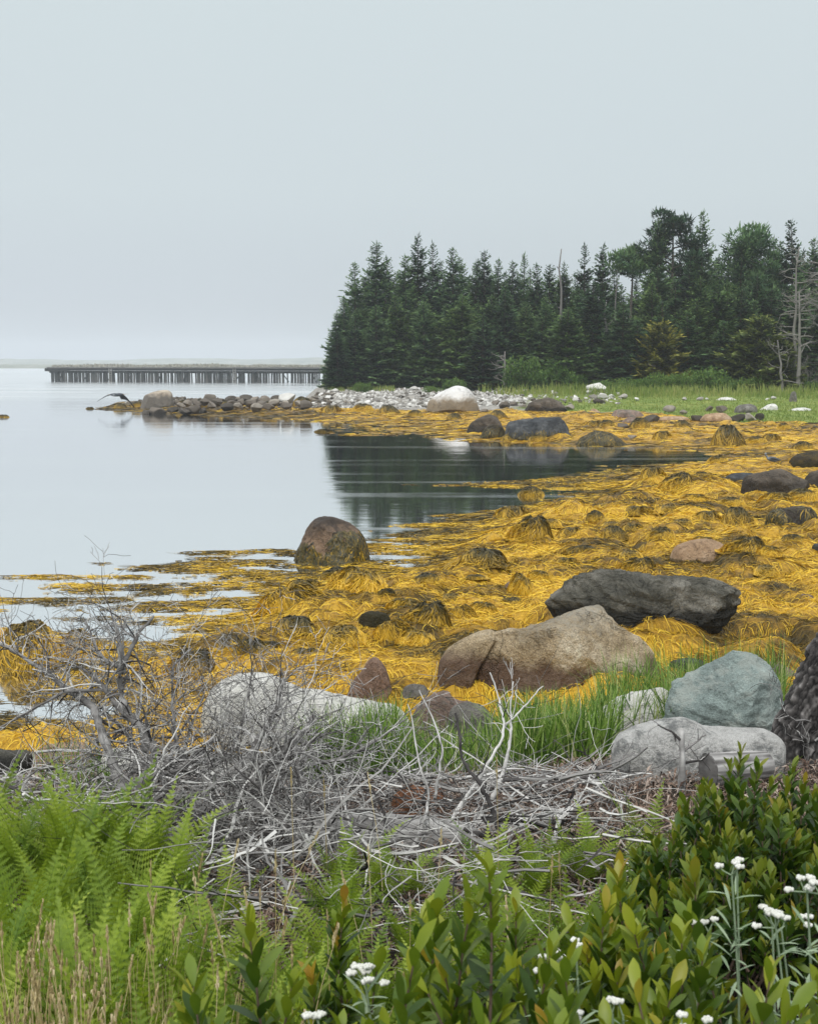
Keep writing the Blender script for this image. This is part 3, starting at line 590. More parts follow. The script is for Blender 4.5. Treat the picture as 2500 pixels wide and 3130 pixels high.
# bushes in front of the wood
BL = 'rounded leafy green bush at the foot of the wood'; BG = 'leafy bushes at the foot of the wood'
bu = [proto_tree('bush', bushmesh(40 + i, a, b, h, 2600, .11), M['leaf_far'], BL, 'bush', BG, ('stem', 'foliage')) for i, (a, b, h) in enumerate(((1.3, 1., 1.5), (1.9, 1.2, 1.2), (1.0, .9, 1.9)))]
for i, (u, vb, s_, k, lb) in enumerate([(1597, 1178, 1.25, 2, 'tall yellow green bush beside the grey stump with broken arms'), (1655, 1180, 1.0, 0, None), (1700, 1180, 1.1, 2, None), (1750, 1180, .9, 0, None), (1850, 1178, .7, 1, None), (1915, 1180, .85, 1, None), (1970, 1180, .9, 1, None), (2030, 1180, .95, 0, None),
  (2090, 1182, .9, 0, None), (2150, 1182, 1.15, 0, 'big dome shaped bush left of the sprawling bare root'), (2210, 1182, .9, 1, None), (2280, 1180, .7, 0, None), (1110, 1180, .5, 0, None), (1390, 1182, .7, 0, None), (1320, 1182, .4, 1, None), (2330, 1182, .8, 0, None), (2465, 1184, .7, 1, None)]):
    place(bu[k], u, {2: 96, 0: 95.5, 1: 95}[k] + .15 * i % 1 + (u > 1800) * -1.0, s_, i * 1.3, lb or BL, None if lb else BG)
# dead trees and snags
def snag(name, u, vtop, Y, r, g_, label, cat='dead tree', nb=10, lf=(.8, 1.8), blo=.25, kid=1, tilt=(0, 0), levels=1, vbot=None, up=.25):
    x = at(u, 1112, Y)[0]; z0 = float(ground_z(np.array([x]), np.array([Y]))[0]); H = at(u, vtop, Y)[2] - z0; mb = MB(); ts = np.linspace(0, 1, 8)
    P = np.stack([tilt[0] * ts * H + g_.normal(0, .012 * H, 8) * ts, tilt[1] * ts * H, ts * H * 1.0 - .2], 1); mb.tube(P, r * (1 - .75 * ts), 8, .6)
    o = link(name, None, loc=(x, Y, z0)); tag(o, label, cat); link('trunk', mb.build('trunk', M['snag'], True), o); mb = MB()
    for i in range(nb):
        t = g_.uniform(blo, .97); p = np.array([np.interp(t, ts, P[:, a]) for a in range(3)]); az = g_.uniform(0, 6.28); grow(mb, p, (math.cos(az), math.sin(az) * .6, g_.uniform(-.1, .25) + up * .5), r * .3, g_.uniform(*lf) * (1.1 - .5 * t), levels, g_, 4, .16, 5, (2, 5), -.03, .6, .6, (.35, .6), .012)
    link('branches', mb.build('branches', M['snag']), o); return o
g_ = np.random.default_rng(77)
snag('dead_tree', 2425, 745, 95.5, .15, g_, 'tall bare grey dead tree standing before the right end of the wood', nb=26, lf=(1.0, 2.2), blo=.35)
snag('dead_tree', 2440, 885, 94.0, .17, g_, 'shorter forked dead trunk beside the tall bare dead tree', nb=16, lf=(.8, 2.0), blo=.3)
snag('dead_tree', 2395, 1030, 93.6, .12, g_, 'leaning grey dead stem at the foot of the bare dead trees', nb=10, lf=(.8, 1.6), blo=.2, tilt=(-.12, 0))
snag('dead_tree', 2545, 700, 93.0, .2, g_, 'bare dead tree at the right edge reaching long limbs into view', nb=42, lf=(2.0, 3.4), blo=.3)
snag('snag', 1712, 753, 109, .17, g_, 'thin broken brown spar rising above the skyline', 'snag', nb=3, lf=(.2, .4), blo=.5)
snag('snag', 1880, 812, 108, .11, g_, 'short broken spar in the skyline gap', 'snag', nb=2, lf=(.2, .3), blo=.5)
snag('snag', 1850, 915, 102.0, .16, g_, 'pale broken trunk halfway up the wood', 'snag', nb=5, lf=(.4, .8), blo=.6)
snag('tree_stump', 1543, 1065, 96.2, .14, g_, 'grey stump with broken arms beside the tall bush', 'stump', nb=14, lf=(.6, 1.3), blo=.2)
snag('tree_stump', 2000, 1082, 96.6, .18, g_, 'grey broken stump rising from the green bushes', 'stump', nb=6, lf=(.4, .8), blo=.4)
def brushpile(name, u, vb, wd, ht, n, label, cat='driftwood', seed=1, r=.04, flat=.4, mat='snag', lvl=2):
    g_ = np.random.default_rng(seed); p = hit(u, vb); mb = MB()
    for i in range(n):
        az = g_.uniform(0, 6.28); e = g_.uniform(.1, 1.2); grow(mb, (g_.normal(0, wd * .12), g_.normal(0, .2), .05), (math.cos(az) * math.cos(e), math.sin(az) * math.cos(e) * .6, math.sin(e) * ht / wd * 1.6), r * g_.uniform(.5, 1), wd * g_.uniform(.35, .6), lvl, g_, 4, .22, 5, (2, 5), .03, .6, .7, (.4, .7), .010)
    o = link(name, mb.build(name, M[mat]), loc=p); tag(o, label, cat); return o
brushpile('dead_brush', 1325, 1185, 3.2, 1.2, 26, 'sprawling bare dead brush behind the white boulder', 'dead brush', 5, .05)
brushpile('dead_brush', 1090, 1180, 1.6, 1.0, 9, 'small bare dead brush under the left spruces', 'dead brush', 6, .05)
brushpile('uprooted_root', 2235, 1188, 2.4, 1.5, 20, 'pale uprooted root with spreading arms at the edge of the grass', 'root', 7, .07)
brushpile('uprooted_root', 2385, 1190, 1.6, .8, 9, 'low arched grey root below the dead trees', 'root', 8, .07)
brushpile('dead_brush', 2480, 1190, 3, 1.6, 24, 'grey dead brush at the right edge below the wood', 'dead brush', 9, .05)
# far shore grass, two heights
M['grass_far'] = simple('shore_grass', [(.15, (.075, .125, .025)), (.5, (.17, .24, .05)), (.85, (.36, .36, .12))], .6, .8, 0, 0, .6, transl=.2)
g_ = np.random.default_rng(9); n = 26000; Y = g_.uniform(54, 101, n); U = g_.uniform(1350, 2560, n); x = (U - 1250) / FPX * Y
fz = far(x, Y); tz = sm(.34, .42, fz + .2 * sm(12.5, 15, x) + (fbm2(x * .6, Y * .6, 3, 88) - .5) * .25) * sm(6, 9, x + (fbm2(x * .6, Y * .6, 3, 88) - .5) * 5 + (Y - 80) * .05); k = tz > .5
x, Y, fz = x[k], Y[k], fz[k]; hgt = .13 + .55 * sm(.78, .95, fz + .25 * (fbm2(x * .4, Y * .4, 3, 66) - .5))
bladesobj('shore_grass', [blades(len(x), (x, Y), hgt, .05 + .03 * (hgt > .3), g_, tone=np.clip(.35 + .5 * fbm2(x * .25, Y * .25, 3, 99) + g_.normal(0, .15, len(x)), 0, 1))], M['grass_far'], 'green grass on the flats and bank below the wood')
n = 1500; x = g_.uniform(-9, -1, n); Y = g_.uniform(96, 101, n); k = far(x, Y) > 1.0
bladesobj('shore_grass', [blades(k.sum(), (x[k], Y[k]), .4, .07, g_)], M['grass_far'], 'sparse pale grass behind the cobble bank at the left of the wood')
# ---------------------------------------------------------------- haze
mb = MB(); mb.box((0, 800, 12), (2000, 1720, 31)); m = NT('haze')
pv = m.n('ShaderNodeVolumePrincipled'); pv.inputs['Color'].default_value = (.66, .71, .76, 1); pv.inputs['Density'].default_value = .00055; m.l(pv.outputs[0], m.out.inputs['Volume'])
o = link('haze', mb.build('haze', m.m)); tag(o, 'pale sea fog over the bay', kind='stuff')

# ---------------------------------------------------------------- boulders
def sphere_dirs(nt, np_):
    th = np.arange(nt) * 2 * math.pi / nt; ph = np.linspace(-math.pi / 2, math.pi / 2, np_); return th, ph
def boulder(name, label, pts, vb, mat, depth=.7, cat='boulder', facets=10, fd=.80, rough_=.048, seed=1, scale=K, pw=.85, group=None, sink=.10, big=.11, hl=False, nt=170, np_=100, dz=0.0, strata=0.0):
    """a stone whose outline across the view was read off the photo, swelling to its own depth front and back"""
    g_ = np.random.default_rng(seed); pts = np.array(pts, float) * scale; vb = vb * scale
    uc = (pts[:, 0].min() + pts[:, 0].max()) / 2; base = hit(uc, vb, dz); wpx = pts[:, 0].max() - pts[:, 0].min(); D = depth * wpx / FPX * base[1] / 2; Yc = base[1] + D * .75
    Q = np.array([at(u, v, Yc) for u, v in pts]); Q = Q[:, [0, 2]]; zb = float(ground_z(np.array([base[0]]), np.array([Yc]))[0])
    Q[:, 1] = np.where(Q[:, 1] < base[2] + .25 * (Q[:, 1].max() - base[2]), Q[:, 1] - sink - .15 * (Q[:, 1].max() - base[2]) , Q[:, 1])
    c = np.array([(Q[:, 0].min() + Q[:, 0].max()) / 2, Q[:, 1].min() * .55 + Q[:, 1].max() * .45])
    # dense closed outline -> radius by angle
    P = []; n = len(Q)
    for i in range(n):
        a, b, cc, d = Q[i - 1], Q[i], Q[(i + 1) % n], Q[(i + 2) % n]
        for t in np.linspace(0, 1, 12, endpoint=False): P.append(.5 * (2 * b + (cc - a) * t + (2 * a - 5 * b + 4 * cc - d) * t * t + (3 * b - a - 3 * cc + d) * t ** 3))
    P = np.array(P) - c; ang = np.arctan2(P[:, 1], P[:, 0]); rad = np.hypot(P[:, 0], P[:, 1]); o_ = np.argsort(ang)
    th, ph = sphere_dirs(nt, np_); r = np.interp(th, ang[o_], rad[o_], period=2 * math.pi)
    cp = np.abs(np.cos(ph)) ** pw; spn = np.sign(np.sin(ph)) * np.abs(np.sin(ph)) ** pw
    V = np.stack([(r * np.cos(th))[None] * cp[:, None], np.broadcast_to(D * spn[:, None], (np_, nt)), (r * np.sin(th))[None] * cp[:, None]], -1).reshape(-1, 3)
    s_ = np.array([r.mean() * 1.2, D, r.mean()]); U = V / s_
    for k in range(facets):
        nn = g_.normal(0, 1, 3); nn[1] = -abs(nn[1]) - .5 if k % 3 else abs(nn[1]) + .5; nn /= np.linalg.norm(nn); dmax = (U @ nn).max(); cut = dmax * g_.uniform(fd, .96); e = np.maximum(U @ nn - cut, 0); U = U - (e * .92)[:, None] * nn
    V = U * s_; size = s_.mean(); nrm = V / (np.linalg.norm(V, axis=1)[:, None] + 1e-9)
    off = g_.uniform(0, 50, 3); f1 = fbm3(V / size * 1.3 + off, 4, seed) - .5; f2 = fbm3(V / size * 6 + off, 4, seed + 3) - .5; rg = np.abs(fbm3(V / size * 2.6 + off, 3, seed + 9) - .5)
    V = V + nrm * (size * (f1 * big * 2 + f2 * rough_ * 1.6 + np.minimum(rg, .08) * rough_ * 4 * (rough_ > .03)))[:, None]
    if strata:   # tilted beds standing out as ledges, and broad hollows
        ax_ = np.array([.35, -.35, .87]); q_ = (V @ ax_) / size * 5 + 1.6 * (fbm3(V / size * 1.2 + off, 3, seed + 20) - .5); fr = q_ - np.floor(q_); st_ = np.minimum(fr * 3, 1) - fr; V = V + nrm * (size * strata * st_)[:, None]
        w2 = noise3(V / size * 3.1 + off, seed + 30); V = V + nrm * (size * strata * 1.2 * (np.floor(w2 * 6) / 6 - w2) * 2)[:, None]
    for a_, (lo, hi) in ((0, (Q[:, 0].min() - c[0], Q[:, 0].max() - c[0])), (2, (Q[:, 1].min() - c[1], Q[:, 1].max() - c[1]))):
        v0, v1 = V[:, a_].min(), V[:, a_].max(); V[:, a_] = lo + (V[:, a_] - v0) * (hi - lo) / (v1 - v0)
    org = np.array([base[0], Yc, base[2]]); V = V + np.array([c[0], Yc, c[1]]) - org
    F = grid_faces(np_, nt, True); o = link(name, mesh(name, V, F, mat, True, {'v': np.full(len(V), .5)}), loc=org); tag(o, label, cat, group); return o
RM = dict(
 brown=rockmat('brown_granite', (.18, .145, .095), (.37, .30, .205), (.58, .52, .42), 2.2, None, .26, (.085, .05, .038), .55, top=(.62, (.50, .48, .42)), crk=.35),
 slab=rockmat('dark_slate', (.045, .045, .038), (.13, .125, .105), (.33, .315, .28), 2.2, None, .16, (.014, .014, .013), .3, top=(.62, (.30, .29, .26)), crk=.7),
 tan=rockmat('tan_stone', (.26, .18, .115), (.42, .30, .20), (.54, .42, .31), 2.5, None, .05, (.07, .05, .02), .25),
 dbrown=rockmat('dark_brown_stone', (.06, .05, .04), (.12, .10, .08), (.21, .18, .15), 1.2, None, .3, (.028, .024, .02), .2),
 weedrock=rockmat('tide_rock', (.03, .028, .022), (.06, .05, .035), (.11, .09, .055), 3, (.10, .07, .02), .2, (.03, .026, .01), .3),
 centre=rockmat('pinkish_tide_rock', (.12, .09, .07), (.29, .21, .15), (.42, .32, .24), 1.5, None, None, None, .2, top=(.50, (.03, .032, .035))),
 white=rockmat('white_granite', (.50, .49, .45), (.66, .65, .61), (.80, .79, .75), 2.2, None, None, None, .2),
 whiteband=rockmat('white_stone_tide_stained', (.52, .51, .50), (.66, .65, .64), (.78, .77, .76), 1.1, None, .78, (.16, .115, .06), .15),
 red=rockmat('red_granite', (.14, .095, .07), (.28, .195, .15), (.42, .31, .25), 3, None, None, None, .35),
 rg=rockmat('rose_grey_rock', (.14, .11, .09), (.27, .20, .17), (.42, .34, .29), 3, (.16, .16, .14), None, None, .35),
 grey=rockmat('grey_rock', (.12, .115, .10), (.20, .19, .175), (.34, .33, .31), 3, None, None, None, .3),
 green=rockmat('green_grey_rock', (.15, .18, .175), (.25, .30, .29), (.44, .49, .47), 3.5, (.34, .37, .34), None, None, .35, .7),
 granite=rockmat('speckled_granite', (.42, .42, .41), (.66, .65, .63), (.84, .83, .80), 5, (.17, .18, .18), None, None, .55),
 bluegrey=rockmat('blue_grey_rock', (.04, .044, .05), (.08, .086, .093), (.18, .185, .19), 2, None, .1, (.04, .035, .02), .2),
 spit=rockmat('banded_tide_boulder', (.30, .26, .21), (.44, .38, .31), (.55, .49, .42), 1, None, .85, (.085, .078, .07), .15))
B = boulder
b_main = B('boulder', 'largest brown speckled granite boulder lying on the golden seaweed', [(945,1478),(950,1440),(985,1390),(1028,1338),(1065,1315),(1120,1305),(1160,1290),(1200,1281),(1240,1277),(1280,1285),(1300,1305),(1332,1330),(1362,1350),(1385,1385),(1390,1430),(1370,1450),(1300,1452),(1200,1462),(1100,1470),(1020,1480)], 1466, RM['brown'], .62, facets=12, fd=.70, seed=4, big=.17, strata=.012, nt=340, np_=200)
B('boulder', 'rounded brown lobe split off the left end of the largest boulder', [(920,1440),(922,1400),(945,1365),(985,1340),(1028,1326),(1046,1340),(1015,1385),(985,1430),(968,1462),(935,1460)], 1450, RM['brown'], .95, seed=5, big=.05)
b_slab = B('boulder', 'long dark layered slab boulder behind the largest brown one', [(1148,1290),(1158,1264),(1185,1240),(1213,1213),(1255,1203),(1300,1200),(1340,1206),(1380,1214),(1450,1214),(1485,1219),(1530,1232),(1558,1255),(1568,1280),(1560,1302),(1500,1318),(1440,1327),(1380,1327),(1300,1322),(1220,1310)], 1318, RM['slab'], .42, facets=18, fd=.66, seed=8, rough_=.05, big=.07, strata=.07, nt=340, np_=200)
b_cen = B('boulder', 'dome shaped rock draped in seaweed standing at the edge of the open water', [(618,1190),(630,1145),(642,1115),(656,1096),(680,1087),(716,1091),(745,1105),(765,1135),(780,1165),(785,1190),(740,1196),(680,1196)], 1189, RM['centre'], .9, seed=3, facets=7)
B('boulder', 'smooth tan pink boulder sitting in the middle of the golden weed', [(1408,1185),(1415,1160),(1440,1142),(1480,1134),(1515,1141),(1530,1155),(1535,1178),(1500,1190),(1440,1192)], 1187, RM['tan'], .8, seed=13, facets=5, big=.04, rough_=.02)
B('boulder', 'big smooth dark brown boulder near the right edge with a hollow under it', [(1560,1040),(1561,1010),(1580,995),(1620,987),(1660,990),(1690,1005),(1706,1026),(1665,1040),(1630,1048),(1590,1047)], 1044, RM['dbrown'], .75, seed=14, facets=8, fd=.78)
B('boulder', 'dark brown boulder cut by the right edge beside the bigger smooth one', [(1685,1030),(1698,1005),(1722,990),(1765,985),(1790,1010),(1780,1036),(1720,1036)], 1030, RM['dbrown'], .8, seed=15)
B('boulder', 'flat grey boulder peeping out left of the big smooth dark brown one', [(1515,1020),(1530,1003),(1560,995),(1595,1000),(1600,1018),(1550,1022)], 1017, RM['bluegrey'], .7, seed=16)
b8 = B('boulder', 'dark brown rock half wrapped in weed low on the right side', [(1610,1112),(1615,1085),(1640,1072),(1680,1065),(1715,1072),(1722,1092),(1690,1102),(1640,1114)], 1108, RM['dbrown'], .7, seed=17, strata=.03)
B('boulder', 'large white topped boulder with a brown tide band on the far shore', [(897,870),(899,850),(915,832),(945,818),(966,812),(990,820),(1006,845),(1010,868),(960,874),(915,875)], 869, RM['whiteband'], .8, seed=18, facets=7, big=.05, rough_=.02)
B('boulder', 'block shaped boulder at the tip of the point with a pale top', [(295,864),(300,838),(312,828),(335,821),(357,821),(366,835),(367,860),(340,866)], 860, RM['spit'], .8, seed=19, facets=8, big=.03, rough_=.02)
B('boulder', 'dark peaked rock between the cobbles and the golden weed', [(1103,872),(1112,850),(1135,839),(1160,837),(1183,848),(1196,864),(1150,874)], 868, RM['dbrown'], .7, seed=20, rough_=.06)
B('boulder', 'dark rock leftmost of the cluster above the dark water', [(980,912),(990,892),(1010,879),(1032,872),(1052,884),(1060,906),(1020,916)], 911, RM['dbrown'], .8, seed=21)
b13 = B('boulder', 'long dark flat topped boulder above the dark water', [(1062,922),(1065,897),(1080,886),(1120,882),(1165,878),(1187,886),(1202,915),(1150,930),(1100,932)], 925, RM['bluegrey'], .6, seed=22, facets=12)
b13b = B('boulder', 'weedy rock tucked against the left of the long flat topped boulder', [(1008,924),(1020,902),(1042,893),(1060,903),(1067,927),(1030,930)], 925, RM['weedrock'], .8, seed=23)
b14 = B('boulder', 'low spreading rock fully draped in dark weed at the lagoon edge', [(1210,942),(1225,921),(1255,908),(1282,912),(1310,930),(1327,940),(1260,948)], 941, RM['weedrock'], .7, seed=24)
B('boulder', 'sharp peaked reddish rock beside the long white boulder', [(722,1490),(733,1448),(760,1410),(780,1385),(800,1388),(820,1420),(834,1460),(838,1492),(780,1500)], 1490, RM['red'], .75, seed=25, facets=8, fd=.7, big=.04, strata=.03)
B('boulder', 'long pale granite boulder domed at its left end behind the brush', [(425,1510),(438,1462),(463,1436),(500,1420),(540,1417),(580,1427),(620,1446),(700,1465),(780,1480),(857,1500),(868,1545),(850,1590),(700,1600),(560,1590),(450,1570)], 1590, RM['white'], .4, seed=26, facets=8, big=.04)
B('boulder', 'reddish lumpy boulder in front of the split brown boulder', [(850,1575),(858,1512),(880,1482),(912,1460),(943,1455),(962,1478),(1005,1485),(1000,1535),(970,1575),(900,1590)], 1578, RM['rg'], .8, seed=27, facets=10, fd=.72, strata=.04)
B('boulder', 'grey brown rounded boulder rising from the grass right of the reddish lumpy one', [(935,1570),(940,1512),(962,1490),(1000,1481),(1030,1500),(1042,1532),(1035,1575),(980,1585)], 1580, RM['grey'], .8, seed=28)
B('boulder', 'small grey stone wedged behind the reddish lumpy boulder', [(828,1472),(850,1450),(880,1441),(905,1453),(912,1475),(860,1490)], 1482, RM['grey'], .7, seed=29)
B('boulder', 'grey green dome half sunk in the grass below the golden weed', [(1075,1570),(1083,1527),(1110,1506),(1150,1503),(1187,1520),(1203,1560),(1140,1580)], 1570, RM['green'], .7, seed=30)
B('boulder', 'clean white boulder leaning on the left of the green grey one', [(1205,1590),(1222,1535),(1260,1495),(1310,1465),(1370,1450),(1410,1453),(1420,1520),(1400,1590),(1300,1600)], 1585, RM['white'], .6, seed=31, facets=6, big=.03)
B('boulder', 'large green grey boulder behind the tall grass at the right', [(1390,1580),(1396,1445),(1430,1420),(1480,1395),(1508,1378),(1545,1373),(1590,1384),(1625,1410),(1650,1460),(1658,1530),(1640,1590),(1500,1600)], 1575, RM['green'], .6, seed=32, facets=14, fd=.70, strata=.035, nt=300, np_=180)
B('boulder', 'small smooth dark grey stone left of the green grey boulder', [(1398,1428),(1404,1401),(1425,1388),(1460,1385),(1492,1400),(1482,1425)], 1422, RM['bluegrey'], .8, seed=33)
b_gran = B('boulder', 'broad speckled granite boulder in front of the tall grass at lower right', [(1287,1605),(1289,1566),(1320,1537),(1370,1521),(1430,1512),(1460,1519),(1490,1532),(1560,1536),(1625,1541),(1652,1590),(1620,1690),(1400,1700),(1310,1665)], 1642, RM['granite'], .5, seed=34, facets=8, big=.03, rough_=.02)
B('boulder', 'pinkish brown rock behind the green grey boulder', [(1590,1445),(1600,1392),(1640,1394),(1692,1420),(1698,1450)], 1440, RM['rg'], .8, seed=36)
B('boulder', 'brownish boulder under the dead brush at lower left', [(58,1640),(73,1587),(110,1568),(155,1565),(192,1580),(205,1640),(130,1650)], 1636, RM['tan'], .7, seed=37)
B('boulder', 'cream boulder under the dead brush beside the brownish one', [(198,1640),(215,1587),(260,1575),(300,1588),(315,1640),(250,1650)], 1637, RM['white'], .7, seed=38)
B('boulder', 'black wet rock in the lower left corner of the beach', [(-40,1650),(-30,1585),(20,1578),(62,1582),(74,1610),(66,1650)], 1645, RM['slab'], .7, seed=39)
B('boulder', 'flat grey rock in the weed above the dead brush', [(390,1392),(418,1368),(450,1357),(482,1365),(492,1390)], 1384, RM['bluegrey'], .8, seed=40)
for i, (lb, pts, vb, mt) in enumerate([
 ('pale upright stone standing in the grass at far right', [(1660,848),(1662,832),(1669,824),(1676,828),(1677,846)], 846, 'grey'),
 ('grey rock in the turf left of the small white one', [(1543,874),(1548,856),(1565,850),(1588,853),(1594,866),(1570,874)], 870, 'grey'),
 ('small bright white rock right of the grey rock in the turf', [(1592,866),(1612,856),(1627,850),(1637,854),(1634,864)], 864, 'white'),
 ('flat white rock lying in the turf near the right edge', [(1652,866),(1675,858),(1700,858),(1712,866)], 865, 'white'),
 ('low white grey rock at the edge of the tall grass', [(1503,844),(1515,836),(1540,836),(1552,844)], 843, 'white'),
 ('tan rock in the middle of the row along the turf edge', [(1470,892),(1478,875),(1500,869),(1530,869),(1540,885),(1500,894)], 888, 'tan'),
 ('long tan ledge along the turf edge', [(1372,888),(1380,876),(1440,876),(1452,884),(1440,890)], 887, 'tan'),
 ('brown rock leading the row along the turf edge', [(1283,884),(1290,866),(1310,862),(1345,866),(1360,880),(1330,886)], 881, 'rg'),
 ('rosy rock in front of the brown rock leading the turf edge row', [(1305,893),(1318,880),(1340,878),(1352,893)], 891, 'rg'),
 ('small orange tan stone before the turf', [(1236,872),(1243,862),(1252,860),(1266,868)], 870, 'tan'),
 ('grey stone just inside the right edge beside the weed', [(1705,1168),(1708,1150),(1722,1143),(1745,1146),(1750,1168)], 1166, 'bluegrey'),
 ('small pinkish stone on the weed at the right above the grass', [(1676,1264),(1682,1252),(1700,1250),(1712,1258),(1705,1266)], 1263, 'rg'),
 ('flat grey ledge stone in the grass at the right edge', [(1620,1325),(1630,1312),(1665,1310),(1680,1322)], 1322, 'grey'),
 ('brown pointed rock with weed in the middle of the beach', [(1052,1252),(1060,1235),(1080,1222),(1098,1228),(1104,1250)], 1250, 'rg'),
 ('dark rock with a drape of yellow weed left of the middle', [(750,1332),(753,1300),(768,1288),(800,1287),(825,1300),(832,1330)], 1329, 'weedrock'),
 ('flat pale grey stone at the foot of the draped dark rock', [(795,1325),(810,1316),(845,1316),(855,1325)], 1326, 'bluegrey'),
 ('tan topped rock wrapped in weed at the right edge above the smooth boulders', [(1655,990),(1662,968),(1690,955),(1735,948),(1760,965),(1755,992)], 988, 'weedrock')]):
    B('rock', lb, pts, vb, RM[mt], .75, 'rock', seed=50 + i, nt=90, np_=50, facets=9)
# stones of the point and of the turf edge, cobbles of the bank
def stone_mesh(seed, mat, sub=22):
    g_ = np.random.default_rng(seed); nt_, n_ = sub, sub // 2 + 2; th, ph = sphere_dirs(nt_, n_)
    V = np.stack([np.cos(th)[None] * np.cos(ph)[:, None], np.sin(th)[None] * np.cos(ph)[:, None], np.broadcast_to(np.sin(ph)[:, None], (n_, nt_))], -1).reshape(-1, 3)
    for k in range(11):
        nn = g_.normal(0, 1, 3); nn /= np.linalg.norm(nn); e = np.maximum(V @ nn - g_.uniform(.42, .80), 0); V = V - (e * .95)[:, None] * nn
    V = V * (1 + .25 * (fbm3(V * 1.6 + seed, 3, seed) - .5))[:, None]; V = V * [.5, .42 * g_.uniform(.8, 1.1), .30 * g_.uniform(.8, 1.3)]
    return mesh('stone', V, grid_faces(n_, nt_, True), mat, True, {'v': np.full(len(V), .5)})
def pale(name, stops, rnd):
    m = NT(name); co = m.coord(); n = m.noise(co, 3, 5, .65); f = m.math('ADD', m.math('MULTIPLY', n, .4), m.math('MULTIPLY', m.rnd(), .6))
    return m.bsdf(m.ramp(f, stops), .9, .2, n, .5, .05)
M['cobble'] = pale('pale_cobble', [(.15, (.16, .15, .13)), (.35, (.32, .30, .27)), (.6, (.50, .49, .46)), (.85, (.74, .73, .71))], 1)
M['spitstone'] = pale('brown_grey_stone', [(.15, (.045, .04, .034)), (.4, (.10, .085, .07)), (.65, (.17, .145, .12)), (.85, (.30, .27, .23))], 1)
CB = [stone_mesh(100 + i, M['cobble']) for i in range(8)]; SB = [stone_mesh(120 + i, M['spitstone'], 34) for i in range(8)]
g_ = np.random.default_rng(31)
def putstone(me, x, y, s_, name, label, cat, group=None, dz=.12, flat=1.0):
    z = float(ground_z(np.array([x]), np.array([y]))[0]); o = link(name, me, loc=(x, y, z + s_ * dz), rot=(g_.uniform(-.3, .3), g_.uniform(-.3, .3), g_.uniform(0, 6.28)), scale=(s_, s_, s_ * flat)); tag(o, label, cat, group); return o
# crest stones of the point: (u, v_top, width px)
for i, (u, vt, wpx, lb) in enumerate([(640, 1183, 55, 'brown'), (672, 1183, 40, ''), (700, 1182, 45, ''), (722, 1178, 42, ''), (755, 1176, 50, ''), (780, 1177, 38, ''), (806, 1180, 50, 'dark'), (845, 1172, 42, ''), (878, 1166, 60, 'white'), (600, 1203, 42, ''), (575, 1215, 40, ''), (550, 1222, 36, ''), (627, 1200, 45, ''), (665, 1207, 46, ''), (705, 1205, 40, ''), (735, 1210, 44, ''), (765, 1206, 42, ''), (800, 1212, 44, ''), (840, 1208, 46, ''), (870, 1200, 38, ''), (915, 1200, 40, ''), (930, 1222, 62, 'dark'), (690, 1226, 55, ''), (645, 1228, 40, ''), (590, 1236, 50, ''), (560, 1242, 44, ''), (730, 1230, 40, ''), (780, 1228, 50, ''), (820, 1232, 40, ''), (870, 1226, 44, ''), (530, 1238, 42, ''), (620, 1246, 36, ''), (480, 1244, 60, ''), (450, 1248, 40, '')]):
    Y = 86.5 - (vt - 1170) * .10 + (700 - u) * .012; x = at(u, 1112, Y)[0]; s_ = wpx / FPX * Y * 1.15; zt = at(u, vt, Y)[2]
    o = putstone(CB[3] if lb == 'white' else SB[i % 8], x, Y, s_, 'point_stone', {'dark': 'dark slaty stone among the stones of the point', 'white': 'biggest rounded white stone crowning the point', 'brown': 'squarish brown stone heading the crest of the point'}.get(lb, 'rough brown grey stone heaped on the point'), 'stone', 'brown grey stones heaped on the point' if lb == '' or lb == 'dark' else None)
    o.location.z = min(max(o.location.z, zt - s_ * .27), o.location.z + .35)
    if lb == 'dark': o.data = SB[2]; o['label'] = 'dark slaty stone low on the right of the point' if u > 900 else 'dark green grey stone beside the white crowning stone'; del o['group']
# cobble bank: 260 individual stones, the rest one mass
n = 0
while n < 262:
    y = g_.uniform(80, 99.5); u = g_.uniform(880, 1860); x = at(u, 1112, y)[0]; fz = float(far(np.array([x]), np.array([y]))[0]); lim = np.interp(u, [880, 1400, 1860], [.30, .42, .6])
    if fz < lim or fz > 1.25 or (u > 1500 and g_.random() < .35): continue
    s_ = float(np.clip(g_.lognormal(-1.05, .38), .2, .8)) * (1.15 if fz < .7 else .95); n += 1
    putstone(CB[n % 8] if g_.random() < .75 else SB[n % 8], x, y, s_, 'cobble', 'pale grey cobble among hundreds on the bank below the wood', 'stone', 'cobbles on the bank below the wood')
for i, (u, v, s_) in enumerate([(1760, 1222, .5), (1790, 1221, .35), (1812, 1222, .6), (1838, 1220, .7), (1868, 1218, .5), (1905, 1220, .6), (1890, 1208, .4), (1945, 1225, .4), (2090, 1224, .4), (2140, 1225, .45), (2160, 1224, .3), (2215, 1197, .45), (2345, 1224, .3), (2362, 1221, .4), (2012, 1290, .0)][:14]):
    p = hit(u, v); putstone(CB[i % 8], p[0], p[1], s_ * 1.2, 'white_stone', 'white stone in the line between tall grass and turf', 'stone', 'white stones in the line between tall grass and turf', dz=.2)
